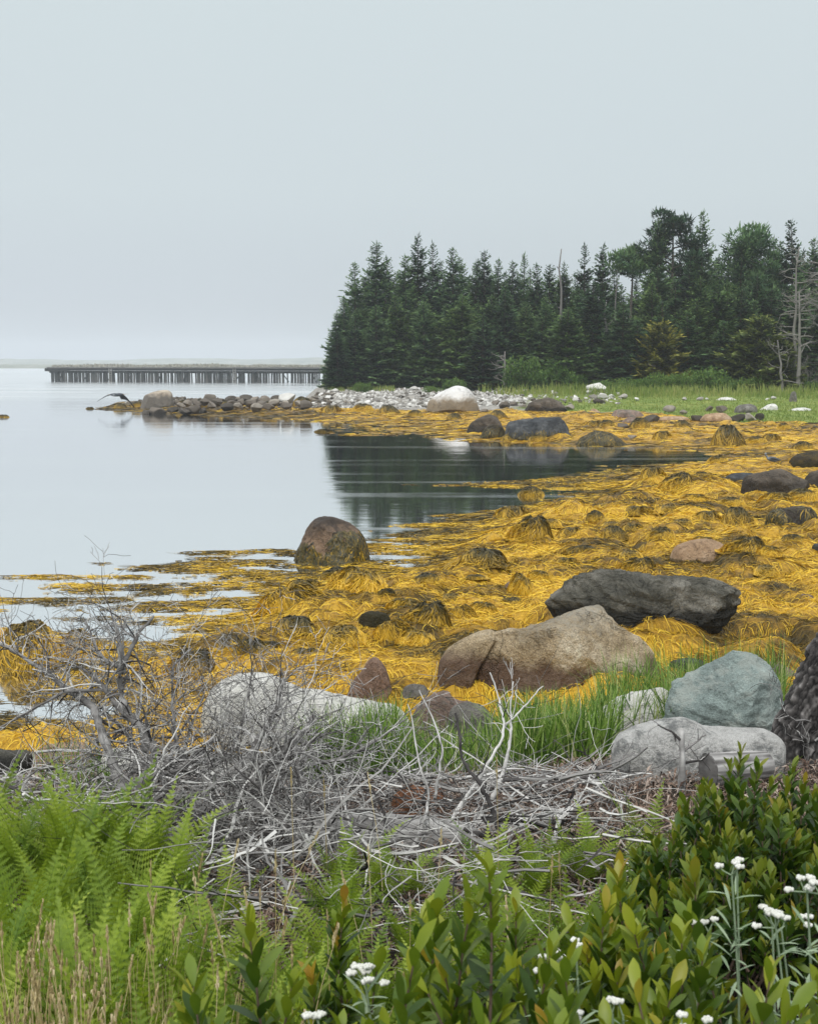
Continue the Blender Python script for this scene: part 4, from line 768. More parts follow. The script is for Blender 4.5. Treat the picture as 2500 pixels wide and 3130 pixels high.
for i, (u, v, s_) in enumerate([(1700, 1245, .7), (1740, 1252, .8), (2050, 1262, .9), (2085, 1268, .6), (2165, 1258, .7), (2200, 1262, .9), (2255, 1290, 1.0), (2290, 1288, .8), (2320, 1284, .7), (1570, 1240, .7), (1545, 1248, .9), (1600, 1246, .5), (1835, 1300, .7), (1900, 1310, .8), (1955, 1300, .9), (1990, 1292, .9), (2130, 1290, .8), (1480, 1262, .7), (2395, 1305, .5), (2490, 1303, .6), (1870, 1330, .5), (1930, 1340, .6)]):
    p = hit(u, v); putstone(SB[i % 8], p[0], p[1], s_, 'shore_stone', 'brownish stone lying where the weed meets the turf', 'stone', 'stones lying where the weed meets the turf', dz=.2)
p = hit(1822, 1203); o = putstone(stone_mesh(171, RM['white'], 40), p[0], p[1], 1.75, 'white_block', 'big white block at the left end of the tall grass bank', 'rock', dz=.22, flat=1.15); o.rotation_euler = (0, .1, .4)
def scatter_mesh(protos, pts, sizes, name, g_):
    b = MB()
    for i, me in enumerate(protos):
        V0 = np.empty(len(me.vertices) * 3); me.vertices.foreach_get('co', V0); V0 = V0.reshape(-1, 3); F0 = np.array([list(p.vertices) for p in me.polygons]); k = np.arange(len(pts)) % len(protos) == i; P = pts[k]; S = sizes[k]; m_ = len(P)
        a = g_.uniform(0, 6.28, m_); R_ = np.stack([np.stack([np.cos(a), -np.sin(a), 0 * a], 1), np.stack([np.sin(a), np.cos(a), 0 * a], 1), np.stack([0 * a, 0 * a, 1 + 0 * a], 1)], 1)
        V = np.einsum('nij,vj->nvi', R_, V0) * S[:, None, None] + P[:, None]; F = F0[None] + (np.arange(m_) * len(V0))[:, None, None]; b.add(V.reshape(-1, 3), F.reshape(-1, 4), np.repeat(g_.random(m_), len(V0)))
    return b
m = NT('small_cobbles'); n_ = m.noise(m.coord(), 2, 4); M['cobmass'] = m.bsdf(m.ramp(m.math('ADD', m.math('MULTIPLY', n_, .3), m.math('MULTIPLY', m.attr(), .7)), [(.15, (.13, .12, .105)), (.5, (.36, .345, .32)), (.9, (.70, .69, .66))]), .9, .2)
low = [stone_mesh(140 + i, None, 10) for i in range(4)]
n = 5200; y = g_.uniform(78, 101, n); u = g_.uniform(860, 1900, n); x = (u - 1250) / FPX * y; fz = far(x, y); k = (fz > np.interp(u, [880, 1400, 1900], [.27, .4, .6])) & (fz < 1.34) & ((u < 1600) | (g_.random(n) < .25)); x, y = x[k], y[k]; s_ = g_.lognormal(-1.5, .35, len(x))
b = scatter_mesh(low, np.stack([x, y, ground_z(x, y) + s_ * .12], 1), s_, 'c', g_); tag(link('cobble_bank', b.build('cobble_bank', M['cobmass'], True)), 'small pale cobbles filling the bank between the larger stones', 'cobbles', kind='stuff')
n = 2500; y = g_.uniform(76, 96, n); x = g_.uniform(-22, -5, n); fz = far(x, y); k = (fz > .22); x, y = x[k], y[k]; s_ = g_.lognormal(-1.15, .35, len(x))
b = scatter_mesh(low, np.stack([x, y, ground_z(x, y) + s_ * .12], 1), s_, 'c', g_)
m = NT('point_rubble'); n_ = m.noise(m.coord(), 2, 4); b_ = m.bsdf(m.ramp(m.math('ADD', m.math('MULTIPLY', n_, .3), m.math('MULTIPLY', m.attr(), .7)), [(.15, (.04, .035, .028)), (.5, (.11, .09, .07)), (.9, (.26, .23, .19))]), .9, .2)
tag(link('rubble', b.build('rubble', m.m, True)), 'brown grey rubble between the stones of the point', 'rubble', kind='stuff')
# wrack of dark litter and pebbles along the near bank
n = 5000; x = g_.uniform(-4, 5, n); y = g_.uniform(6.5, 13.5, n); ba = bank(x, y); k = (ba > .1) & (ba < .75); x, y = x[k], y[k]; s_ = g_.lognormal(-3.0, .5, len(x))
b = scatter_mesh(low, np.stack([x, y, ground_z(x, y) + s_ * .1], 1), s_, 'c', g_); tag(link('gravel', b.build('gravel', M['cobmass'], True)), 'coarse gravel between the near boulders', 'gravel', kind='stuff')
# ---------------------------------------------------------------- seaweed draped on rocks and the dark mounds
def drape(o, n, seed, mat, zmax=1.0, zmin=-.1, xr=(-9, 9), L=.35, wd=.012, steps=6, tone=.3, seedpts=None, lift=.012):
    """strands that start on the stone and run down its surface; a part of the stone"""
    g_ = np.random.default_rng(seed); me = o.data; nv = len(me.vertices); V = np.empty(nv * 3); me.vertices.foreach_get('co', V); V = V.reshape(-1, 3)
    bvh = BVHTree.FromPolygons([tuple(v) for v in V], [tuple(p.vertices) for p in me.polygons]); H = V[:, 2].max(); k = np.where((V[:, 2] < H * zmax) & (V[:, 2] > zmin * H) & (V[:, 0] > xr[0]) & (V[:, 0] < xr[1]) & (V[:, 1] < 999))[0]; mb = MB(); c = V.mean(0)
    for i in g_.choice(k, n):
        p = Vector(V[i]); d = Vector((g_.normal(0, .35), g_.normal(0, .35), -1)); P = []; S = []; LL = L * g_.uniform(.5, 1.4)
        for s_ in range(steps + 1):
            loc, nor, _, _ = bvh.find_nearest(p)
            if loc is None: break
            if (loc - Vector(c)).dot(nor) < 0: nor = -nor
            q = loc + nor * (lift * (1 + .6 * math.sin(s_ * 1.3 + i))); P.append(q[:])
            t = (d - nor * d.dot(nor)); t = t.normalized() if t.length > .05 else Vector((d.x, d.y, -.2)).normalized(); S.append(t.cross(nor)[:]); p = q + t * (LL / steps); d += Vector((g_.normal(0, .18), g_.normal(0, .18), 0))
        P = np.array(P); S = np.array(S) * (wd * g_.uniform(.6, 1.5)) * np.array([.6, 1, 1, 1, .9, .8, .4])[:len(P), None]; n_ = len(P)
        if n_ < 3: continue
        W = np.stack([P - S / 2, P + S / 2], 1).reshape(-1, 3); b = np.arange(n_ - 1) * 2; mb.add(W, np.stack([b, b + 1, b + 3, b + 2], 1), np.clip(tone + g_.normal(0, .14), 0, 1))
    return link('fronds', mb.build('fronds', mat), o)
M['olive'] = NT('olive_fronds'); mm = M['olive']; M['olive'] = mm.bsdf(mm.ramp(mm.attr(), [(.1, (.022, .02, .01)), (.32, (.06, .052, .016)), (.52, (.16, .11, .018)), (.75, (.42, .26, .02)), (1, (.70, .44, .03))]), .45, .4, None, transl=.1)
d_ = drape(b_cen, 1500, 1, M['olive'], .72, .0, (.0, 9), .26, .016, tone=.33); d_['label'] = 'dark bladdery weed over the right side'
d_ = drape(b_cen, 260, 2, M['olive'], .5, .0, (-9, -.28), .3, .02, tone=.36); drape(b_cen, 500, 3, M['olive'], .3, .0, (-9, 9), .2, .02, tone=.4)
drape(b_cen, 120, 33, M['strand'], .5, .1, (.3, .45), .5, .014, tone=.5)
for o, n, zt, xr, sd in ((b8, 420, .95, (-9, -.1), 4), (b8, 260, 1.0, (.2, 9), 5), (b13, 420, .45, (-9, 9), 6), (b13b, 500, .8, (-9, 9), 7), (b14, 1100, 1.0, (-9, 9), 8), (b_main, 240, .12, (-9, 9), 9)):
    s_ = 1 if o is b_main or o is b8 else 2; drape(o, n, sd, M['olive'], zt, -.05, xr, .28 * s_, .016 * s_ ** .7, tone=.35)
def mound(seed, ax, ay, h, tone, n=420, asym=.2):
    g_ = np.random.default_rng(seed); nr_, nt_ = 22, 44; q = np.linspace(0, 1.25, nr_)[:, None]; th = np.linspace(0, 2 * math.pi, nt_, endpoint=False)[None]
    def surf(q, th):
        k = 1 + .24 * np.sin(th + seed * 1.7) + .16 * np.sin(th * 2 + seed) + .12 * np.sin(th * 3 + seed * 2.3); x = q * np.cos(th) * ax * k; y = q * np.sin(th) * ay * k
        z = h * np.clip(1 - q ** 2.9, -.5, 1) * (1 + asym * x / ax) ; z = z + .30 * h * (fbm2(x / ax * 2.2 + seed, y / ay * 2.2, 3, seed) - .5) * 2; return np.stack([x + 0 * z, y + 0 * z, z], -1)
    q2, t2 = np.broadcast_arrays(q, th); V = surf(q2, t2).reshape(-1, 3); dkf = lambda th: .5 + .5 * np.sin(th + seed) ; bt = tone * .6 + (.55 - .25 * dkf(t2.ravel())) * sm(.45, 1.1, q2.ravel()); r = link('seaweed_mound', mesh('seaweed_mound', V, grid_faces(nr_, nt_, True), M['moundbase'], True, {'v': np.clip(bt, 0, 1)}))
    mb = MB(); q0 = g_.uniform(.0, .95, n) ** .8; th0 = g_.uniform(0, 6.28, n); kk_ = (noise2(th0 * 1.4, q0 * 3, seed) > .3) | (q0 > .7); th0 = np.where(kk_, th0, th0 * .5 + seed % 3); dth = g_.normal(0, .3, n) + .55 * np.sin(th0 + seed); LL = g_.uniform(.25, .7, n); P = []
    for s_ in range(6):
        t = s_ / 5; qq = np.minimum(q0 + LL * t, 1.28); tt = th0 + dth * t + .12 * np.sin(t * 7 + th0 * 5); p = surf(qq, tt); p[:, 2] += h * .07 * (1 + np.sin(t * 5 + th0 * 9) * .7); P.append(p)
    P = np.stack(P, 1); T = np.gradient(P, axis=1); S = np.cross(T, [0, 0, 1.]) + g_.normal(0, .01, (n, 1, 3)); S /= np.linalg.norm(S, axis=2)[..., None] + 1e-9; S = S + np.array([0, 0, .6]) * g_.uniform(-1, 1, (n, 1, 1)); W = g_.uniform(.008, .02, n)[:, None, None] * (ax / .45) * np.array([.6, 1, 1, .9, .7, .3])[None, :, None]
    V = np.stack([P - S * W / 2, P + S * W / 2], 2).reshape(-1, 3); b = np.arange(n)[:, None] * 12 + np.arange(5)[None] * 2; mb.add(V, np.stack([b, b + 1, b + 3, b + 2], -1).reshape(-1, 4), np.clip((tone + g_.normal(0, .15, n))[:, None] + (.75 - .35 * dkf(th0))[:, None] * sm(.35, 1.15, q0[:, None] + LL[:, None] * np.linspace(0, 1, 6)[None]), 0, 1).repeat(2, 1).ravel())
    link('fronds', mb.build('fronds', M['olive']), r); return r
M['moundbase'] = simple('mound_base', [(.2, (.022, .019, .009)), (.5, (.12, .08, .015)), (.8, (.42, .25, .02))], 8, .6, .8, .03, .75)
MP = []
for i, (ax, ay, h, tn) in enumerate(((.5, .4, .22, .20), (.5, .42, .20, .36), (.5, .38, .26, .28), (.5, .36, .17, .16), (.5, .4, .24, .55), (.5, .45, .2, .46))): 
    r = mound(200 + i, ax, ay, h, tn, 900); r.location = (0, -50 - i, -5); MP.append(r)
used_m = set(); GM = 'weed covered mounds on the golden beach'
LBM = ['dark olive mound of weed on the golden beach', 'olive and gold mound of weed on the golden beach', 'rounded olive mound of weed on the golden beach', 'low blackish mound of weed on the golden beach', 'bright golden mound of weed on the beach', 'golden brown mound of weed on the beach']
for i, (u, v, wp, hp, k, lb) in enumerate([
 (1128, 1140, 78, 36, 2, 'steep olive mound of weed above the lagoon end, right of the domed rock'), (1088, 1092, 80, 24, 1, 'flat topped olive mound at the inner edge of the open water'), (1113, 1048, 62, 20, 0, 'small dark mound on the raft in the dark water'), (1030, 1190, 105, 24, 0, 'wide dark mound of weed right of the domed rock'), (1225, 1167, 55, 14, 3, None), (1300, 1140, 58, 20, 0, None), (1252, 1102, 45, 20, 0, None), (1238, 1165, 50, 16, 3, None),
 (1355, 1207, 72, 22, 2, 'brown knotty mound touching the top of the dark slab'), (1382, 1007, 50, 18, 1, None), (1438, 1027, 75, 26, 2, 'two toned dark mound at upper right before the flat grey boulder'), (1483, 1001, 30, 12, 3, None), (1395, 1142, 62, 30, 1, None), (1340, 1122, 50, 14, 1, None), (1585, 1170, 80, 26, 2, 'arched dark mound right of the tan pink boulder'), (1560, 1103, 70, 26, 0, None), (1512, 978, 45, 18, 1, None), (1540, 940, 72, 32, 0, 'ribbed black weed mound with a white fleck on the far flats'), (1522, 938, 44, 26, 1, None), (1645, 1058, 80, 26, 5, None),
 (1690, 1060, 70, 24, 1, None), (1680, 1145, 45, 16, 3, None), (40, 1402, 150, 88, 5, 'big weed covered mound at the left edge of the beach'), (165, 1400, 110, 50, 4, 'weed mound behind the dead brush right of the big left edge mound'), (400, 1440, 100, 46, 2, None), (625, 1340, 104, 30, 0, 'black weed mound at the water left of the middle'), (905, 1325, 98, 46, 2, 'dark shaggy mound above the left lobe of the largest boulder'), (855, 1288, 95, 34, 5, None),
 (605, 1294, 150, 46, 4, 'long shaggy golden mound below the domed rock at the water'), (760, 1256, 125, 42, 4, 'shaggy golden mound just below and right of the domed rock'), (700, 1228, 85, 24, 0, None), (640, 1250, 80, 24, 1, None), (812, 1262, 40, 22, 3, None), (1105, 1262, 62, 38, 4, 'golden mound draped beside the brown pointed rock'), (895, 1234, 62, 16, 0, None), (1005, 1234, 40, 8, 3, None), (1080, 1285, 60, 18, 1, None), (1140, 1225, 55, 16, 5, None),
 (820, 1360, 80, 30, 4, None), (880, 1370, 90, 30, 4, None), (720, 1370, 100, 34, 5, None), (640, 1390, 70, 22, 1, None), (560, 1372, 50, 16, 3, None), (940, 1395, 36, 14, 0, None), (970, 1310, 60, 20, 4, None), (1020, 1300, 70, 22, 5, None), (950, 1270, 60, 18, 5, None), (520, 1395, 80, 30, 2, None), (1440, 1115, 60, 20, 5, None), (1500, 1100, 60, 18, 1, None), (1330, 1180, 60, 16, 5, None), (1200, 1195, 50, 12, 1, None),
 (1160, 1110, 50, 12, 5, None), (1210, 1130, 55, 14, 1, None), (1290, 1115, 50, 12, 5, None), (1350, 1090, 60, 14, 1, None), (1410, 1080, 55, 14, 5, None), (1470, 1060, 60, 14, 5, None), (1540, 1070, 60, 16, 1, None), (1630, 1180, 60, 18, 5, None), (1620, 1220, 60, 16, 5, None), (1490, 1150, 55, 14, 5, None), (1260, 940, 90, 20, 0, None), (1085, 930, 60, 14, 0, None), (1130, 932, 50, 12, 0, None), (960, 884, 34, 10, 0, None), (1345, 905, 50, 18, 0, None),
 (1400, 925, 40, 12, 1, None), (1590, 935, 50, 12, 1, None), (1630, 930, 40, 12, 1, None), (1690, 950, 50, 14, 0, None), (1440, 900, 40, 12, 0, None), (1275, 900, 40, 12, 0, None), (1255, 900, 36, 10, 1, None), (1650, 905, 30, 10, 1, None), (640, 858, 40, 14, 0, None), (560, 862, 40, 12, 0, None), (480, 860, 36, 12, 0, None), (420, 862, 36, 16, 0, None), (390, 864, 34, 16, 0, None), (285, 858, 30, 10, 0, None), (255, 860, 30, 8, 0, 'lowest weedy rock off the tip of the point'), (187, 862, 18, 6, 3, 'tiny weedy rock alone in the water off the point'), (6, 880, 26, 8, 3, 'tiny rock awash at the left edge of the water'), (680, 912, 40, 10, 3, 'dark weedy rock awash in front of the point'), (700, 870, 50, 14, 1, None), (760, 868, 46, 14, 1, None), (820, 872, 50, 14, 0, None), (870, 878, 36, 10, 0, None), (1050, 880, 40, 12, 0, None)]):
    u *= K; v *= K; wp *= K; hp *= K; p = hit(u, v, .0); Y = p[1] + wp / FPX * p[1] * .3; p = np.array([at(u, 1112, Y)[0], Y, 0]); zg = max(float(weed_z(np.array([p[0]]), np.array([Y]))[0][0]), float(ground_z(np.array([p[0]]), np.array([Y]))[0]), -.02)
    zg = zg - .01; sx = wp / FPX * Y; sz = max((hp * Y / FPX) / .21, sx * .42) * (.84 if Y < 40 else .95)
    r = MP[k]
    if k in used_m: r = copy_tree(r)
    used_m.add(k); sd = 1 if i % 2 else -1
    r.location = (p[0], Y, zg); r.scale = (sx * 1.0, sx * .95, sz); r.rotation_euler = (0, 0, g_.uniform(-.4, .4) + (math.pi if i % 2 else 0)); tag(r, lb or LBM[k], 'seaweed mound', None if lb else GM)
    if lb and 'group' in r: del r['group']

# ---------------------------------------------------------------- leaning trunk, cut log, driftwood
def bumpy_tube(P, r, k, n, g_, amp, fx=1.0, seed=1, stretch=.35):
    """a log: dense tube displaced by plates of bark or grain; returns V,F"""
    P = np.array(P, float); t0 = np.linspace(0, 1, len(P)); t = np.linspace(0, 1, n); C = np.stack([np.interp(t, t0, P[:, a]) for a in range(3)], 1)
    for _ in range(8): C[1:-1] = (C[:-2] + C[1:-1] * 2 + C[2:]) / 4
    rr_ = np.interp(t, t0, r); mb = MB(); mb.tube(C, rr_, k, .5, False); V = mb.V[0]; Cc = np.repeat(C, k, 0); N = V - Cc; N /= np.linalg.norm(N, axis=1)[:, None]; ax = (P[-1] - P[0]); ax /= np.linalg.norm(ax)
    S = V - np.outer(V @ ax, ax) * (1 - stretch); f = np.abs(fbm3(S * 22 * fx, 3, seed) - .5) * 2; f2 = fbm3(S * 6 * fx, 3, seed + 5) - .5
    V = V + N * (amp * (np.minimum(f * 2.2, 1) - .5) + amp * 2 * f2)[:, None]; return V, mb.F[4][0], np.clip(np.minimum(f * 1.6, 1) * .8 + .1, 0, 1), C
g_ = np.random.default_rng(5)
d = lambda u, v, Y: at(u * K, v * K, Y)
V, F, A, C = bumpy_tube([d(1678, 1690, 6.1), d(1684, 1600, 6.15), d(1710, 1500, 6.2), d(1750, 1400, 6.3), d(1800, 1330, 6.4), d(1850, 1200, 6.6)], [.21, .165, .14, .13, .12, .11], 260, 460, g_, .022, fx=1.5, stretch=.5)
tr = MB(); tr.add(V, F, A); o = link('leaning_tree', tr.build('leaning_tree', M['bark'], True, C[0]), loc=C[0]); tag(o, 'thick leaning dead trunk with dark flaking bark at the right edge', 'tree trunk')
for i, (p, q) in enumerate((((1650, 1600), (1615, 1655)), ((1705, 1610), (1715, 1665)))):
    V, F, A, C2 = bumpy_tube([d(p[0], p[1], 6.1), d((p[0] + q[0]) / 2 - 6, (p[1] + q[1]) / 2, 6.0), d(q[0], q[1] + 20, 5.9)], [.10, .085, .05], 50, 60, g_, .012, seed=4 + i); mb = MB(); mb.add(V, F, A); r_ = link('root', mb.build('root', M['bark'], True), o); r_.location = -Vector(C[0])
mb = MB(); g2 = np.random.default_rng(8)
for u, v, L in ((1705, 1520, .3), (1715, 1560, .35), (1690, 1620, .25)): grow(mb, d(u, v, 6.0), (g2.normal(0, .5), -.6, .8), .006, L, 2, g2, 4, .3)
tw = link('branches', mb.build('branches', M['deadwood']), o); tw.location = -Vector(C[0])
V, F, A, C = bumpy_tube([d(1490, 1624, 5.52), d(1540, 1618, 5.56), d(1612, 1612, 5.62)], [.073, .066, .06], 130, 160, g_, .007, fx=1.2, seed=6, stretch=.04)
mb = MB(); mb.add(V, F, np.clip(.30 + .75 * A, 0, 1)); lo = link('cut_log', mb.build('cut_log', M['deadwood'], True, C[0]), loc=C[0]); tag(lo, 'smooth grey sawn log lying against the speckled granite boulder', 'log')
ax = C[0] - C[3]; ax /= np.linalg.norm(ax); mb = MB(); mb.tube([C[0] - ax * .02, C[0] + ax * .002, C[0] + ax * .006], [.071, .071, .0005], 40, .42); e_ = link('cut_end', mb.build('cut_end', M['deadwood']), lo); e_.location = -Vector(C[0])
def log(name, pts, rad, label, seed, amp=.008, mat='deadwood', tone=.0, cat='driftwood', n=140, k=70, stretch=.06):
    V, F, A, C = bumpy_tube(pts, rad, k, n, g_, amp, seed=seed, stretch=stretch); mb = MB(); mb.add(V, F, np.clip(A * .7 + .42 + tone, 0, 1)); mb.tube([C[0] - (C[1] - C[0]) * .2, C[0], C[1]], [.001, rad[0] * .96, rad[0] * .9], k, .6, False); mb.tube([C[-2], C[-1], C[-1] + (C[-1] - C[-2]) * .2], [rad[-1] * .9, rad[-1] * .96, .001], k, .6, False)
    o = link(name, mb.build(name, M[mat], True, C[0]), loc=C[0]); tag(o, label, cat); return o
log('driftwood_log', [d(650, 1760, 5.0), d(760, 1766, 4.97), d(900, 1770, 4.95), d(1000, 1772, 4.95)], [.085, .095, .09, .06], 'split silvery driftwood log lying in the middle of the twig heap', 11, .012)
log('driftwood_log', [d(360, 1832, 4.65), d(395, 1820, 4.85), d(450, 1790, 5.3)], [.062, .06, .05], 'short sawn log showing its round grey end beside the ferns', 12, .006)
log('driftwood_log', [d(332, 1770, 4.9), d(355, 1765, 5.05), d(400, 1750, 5.4)], [.045, .04, .03], 'thin sawn log end poking out above the round one', 13, .004)
log('driftwood_log', [d(520, 1845, 4.75), d(580, 1800, 4.8), d(635, 1755, 4.9)], [.022, .03, .02], 'pale split stick propped across the twig heap', 14, .005, tone=.2)
log('driftwood_log', [d(560, 1870, 4.7), d(680, 1865, 4.72), d(840, 1850, 4.75), d(1000, 1835, 4.8)], [.02, .028, .03, .022], 'long low grey pole along the front of the twig heap', 15, .005)
log('driftwood_log', [d(1000, 1735, 5.1), d(1090, 1742, 5.05), d(1160, 1722, 5.1), d(1215, 1700, 5.2)], [.045, .035, .03, .02], 'bent whitened log at the right of the twig heap', 16, .008, tone=.25)
log('rotten_stump', [d(835, 1735, 5.5), d(880, 1700, 5.5), d(930, 1682, 5.55)], [.07, .10, .05], 'crumbling rust brown rotten stump behind the twig heap', 17, .03, mat='rot', cat='stump', stretch=.3) if 'rot' in M else None
log('standing_stick', [d(1434, 1675, 5.5), d(1436, 1600, 5.5), d(1433, 1533, 5.55)], [.015, .013, .008], 'upright whitened broken stick against the speckled granite boulder', 18, .006, tone=.05, k=30)
mb = MB(); g2 = np.random.default_rng(19); sk = bpy.data.objects['standing_stick']; [grow(mb, d(1435, v_, 5.53), (q_, -.2, .7), .007, .13, 1, g2, 5, .25) for v_, q_ in ((1585, 1.0), (1560, -.8), (1610, .8))]; q = link('branches', mb.build('branches', M['deadwood'], False, tuple(sk.location)), sk)
# ---------------------------------------------------------------- dead brush: limbs laid out as in the photo, twigs grown from them
def deadbush(name, limbs, label, seed, nt_=(5, 9), tl=.33, lev=2, tone=.5, cat='dead branches'):
    g_ = np.random.default_rng(seed); P0 = None; o = None
    for j, (pts, r0, r1) in enumerate(limbs):
        Y = [p[2] for p in pts]; P = np.array([at(p[0], p[1], p[2]) for p in pts]); t0 = np.linspace(0, 1, len(P)); t = np.linspace(0, 1, len(P) * 6); C = np.stack([np.interp(t, t0, P[:, a]) for a in range(3)], 1)
        for _ in range(3): C[1:-1] = (C[:-2] + C[1:-1] * 2 + C[2:]) / 4
        C += np.cumsum(g_.normal(0, .0025, C.shape), 0); rad = np.linspace(r0, r1, len(C)) * (1 + .12 * g_.normal(0, 1, len(C)))
        if o is None: P0 = C[0]; o = link(name, None, loc=P0); tag(o, label, cat)
        mb = MB(); mb.tube(C, rad, 9, np.clip(tone + .25 * (noise2(np.arange(len(C)) * .4, np.zeros(len(C)), j)[:, None] - .4 + 0 * rad[:, None]).repeat(9, 1).ravel(), 0, 1)); q = link('limb', mb.build('limb', M['deadwood'], True, P0), o)
        mb = MB(); Ls = np.linalg.norm(np.diff(C, axis=0), axis=1).sum()
        for _ in range(int(g_.integers(*nt_) * max(.6, Ls * 1.6))):
            i = int(g_.uniform(.15, 1) * (len(C) - 2)); T = C[i + 1] - C[i]; T /= np.linalg.norm(T) + 1e-9; dirn = T * .5 + g_.normal(0, .8, 3); dirn[2] += .05
            grow(mb, C[i], dirn, min(rad[i] * .45, .006), tl * g_.uniform(.4, 1.3), lev, g_, 4, .22, 6, (2, 5), 0, tone + .1, .7, (.4, .75), .0011)
        if mb.n: link('twigs', mb.build('twigs', M['deadwood'], False, P0), o)
    return o
deadbush('dead_bush', [
 ([(390, 2430, 5.5), (340, 2322, 5.6), (317, 2258, 5.7), (302, 2201, 5.8), (279, 2152, 5.9), (215, 2099, 6.0), (151, 2046, 6.1), (60, 1985, 6.2), (-30, 1935, 6.3)], .024, .006),
 ([(445, 2300, 5.7), (445, 2231, 5.8), (400, 2182, 5.85), (381, 2133, 5.9), (377, 2046, 5.9), (408, 1993, 5.95), (442, 1944, 6.0), (491, 1890, 6.1)], .02, .006),
 ([(377, 2060, 5.9), (366, 2001, 5.95), (355, 1952, 6.0), (340, 1903, 6.0)], .014, .006), ([(377, 2050, 5.9), (330, 2020, 6.0), (302, 2001, 6.1), (283, 1937, 6.2), (270, 1900, 6.2)], .012, .004),
 ([(500, 2350, 5.7), (472, 2284, 5.7), (434, 2216, 5.8), (377, 2163, 5.85), (340, 2107, 5.9), (287, 2061, 6.0), (226, 2031, 6.1)], .02, .005), ([(340, 2110, 5.9), (204, 2112, 5.9), (94, 2178, 5.7), (0, 2227, 5.6)], .009, .003),
 ([(420, 2300, 6.2), (390, 2230, 6.2), (300, 2170, 6.3), (200, 2120, 6.5)], .012, .004), ([(560, 2330, 6.0), (540, 2250, 6.1), (530, 2150, 6.2), (537, 2030, 6.2), (600, 1975, 6.3)], .010, .003)],
 'big bleached dead bush sprawling over the shore at left, twigs against the water', 41, (20, 26), .25, 2, .48)
deadbush('dead_bush', [
 ([(469, 2560, 5.0), (453, 2504, 5.1), (424, 2431, 5.2), (424, 2387, 5.3), (487, 2375, 5.4), (528, 2367, 5.5), (619, 2303, 5.6), (650, 2250, 5.7)], .028, .010),
 ([(631, 2560, 5.0), (697, 2452, 5.1), (798, 2358, 5.2), (900, 2285, 5.4), (960, 2200, 5.6)], .026, .010), ([(726, 2400, 5.3), (798, 2235, 5.5), (820, 2191, 5.6), (842, 2140, 5.7), (850, 2080, 5.8)], .016, .005),
 ([(500, 2590, 4.9), (581, 2547, 5.0), (600, 2480, 5.1)], .022, .014), ([(624, 2576, 5.0), (726, 2554, 5.1), (798, 2532, 5.15), (900, 2470, 5.3)], .022, .012), ([(700, 2583, 4.9), (715, 2452, 5.0), (755, 2402, 5.1), (830, 2290, 5.2)], .012, .005),
 ([(1045, 2790, 4.6), (1031, 2721, 4.7), (1002, 2576, 4.8), (936, 2431, 5.0), (922, 2315, 5.2)], .016, .010), ([(980, 2690, 4.7), (922, 2590, 4.8), (849, 2503, 4.9), (760, 2440, 5.0)], .018, .010), ([(733, 2721, 4.7), (820, 2656, 4.7), (915, 2612, 4.8)], .016, .010),
 ([(620, 2380, 5.6), (700, 2300, 5.8), (740, 2200, 5.9), (770, 2080, 6.0), (775, 1960, 6.0)], .008, .002), ([(600, 2420, 5.5), (560, 2330, 5.7), (600, 2200, 5.9), (640, 2120, 6.0)], .008, .003), ([(900, 2290, 5.3), (1000, 2330, 5.2), (1100, 2300, 5.2), (1250, 2200, 5.3)], .010, .003), ([(560, 2440, 5.4), (700, 2410, 5.2), (850, 2380, 5.0), (1000, 2400, 4.9)], .009, .003), ([(480, 2380, 5.4), (540, 2260, 5.6), (520, 2140, 5.8), (560, 2050, 6.0)], .009, .003)],
 'tangled grey dead bush with thick crooked limbs in the middle of the brush heap', 42, (26, 34), .27, 2, .44)
deadbush('dead_branch', [([(1300, 2650, 4.9), (1315, 2618, 4.9), (1424, 2429, 5.1), (1504, 2298, 5.2), (1540, 2219, 5.3), (1519, 2131, 5.4), (1497, 2044, 5.5)], .010, .0025), ([(1500, 2440, 5.2), (1540, 2357, 5.25), (1562, 2255, 5.3), (1559, 2190, 5.35), (1569, 2088, 5.4)], .010, .002), ([(1545, 2215, 5.3), (1569, 2182, 5.3), (1642, 2095, 5.4)], .005, .002)],
 'forked white branch rising from the brush in front of the brown boulder', 43, (4, 7), .16, 1, .85)
deadbush('dead_branch', [([(1562, 2660, 4.6), (1548, 2589, 4.6), (1511, 2502, 4.7), (1468, 2400, 4.8), (1424, 2342, 4.9), (1402, 2190, 5.0)], .012, .004), ([(1575, 2640, 4.6), (1533, 2589, 4.65), (1460, 2550, 4.6), (1400, 2540, 4.6)], .016, .006)], 'dark bowed branch crossing the white forked one', 44, (3, 6), .2, 1, .12)
deadbush('dead_branch', [([(1707, 2660, 4.8), (1715, 2516, 4.9), (1744, 2422, 5.0), (1760, 2380, 5.0)], .009, .003)], 'thin dark upright branch right of the middle of the brush', 45, (3, 6), .2, 1, .1)
deadbush('dead_branch', [([(1880, 2670, 4.7), (1932, 2603, 4.75), (1961, 2553, 4.8), (1896, 2502, 4.9), (1896, 2429, 5.0)], .010, .004), ([(1700, 2700, 4.6), (1680, 2620, 4.7), (1720, 2480, 4.9), (1800, 2450, 5.0)], .012, .005)], 'white snaking branch at the right end of the brush heap', 46, (5, 8), .22, 1, .8)
deadbush('dead_branch', [([(1200, 2700, 4.6), (1290, 2560, 4.8), (1330, 2440, 5.0), (1290, 2330, 5.1), (1260, 2160, 5.3)], .008, .002), ([(1330, 2440, 5.0), (1350, 2300, 5.1), (1270, 2110, 5.4)], .006, .002)], 'slim pale branch standing in front of the reddish lumpy boulder', 47, (4, 7), .2, 1, .7)
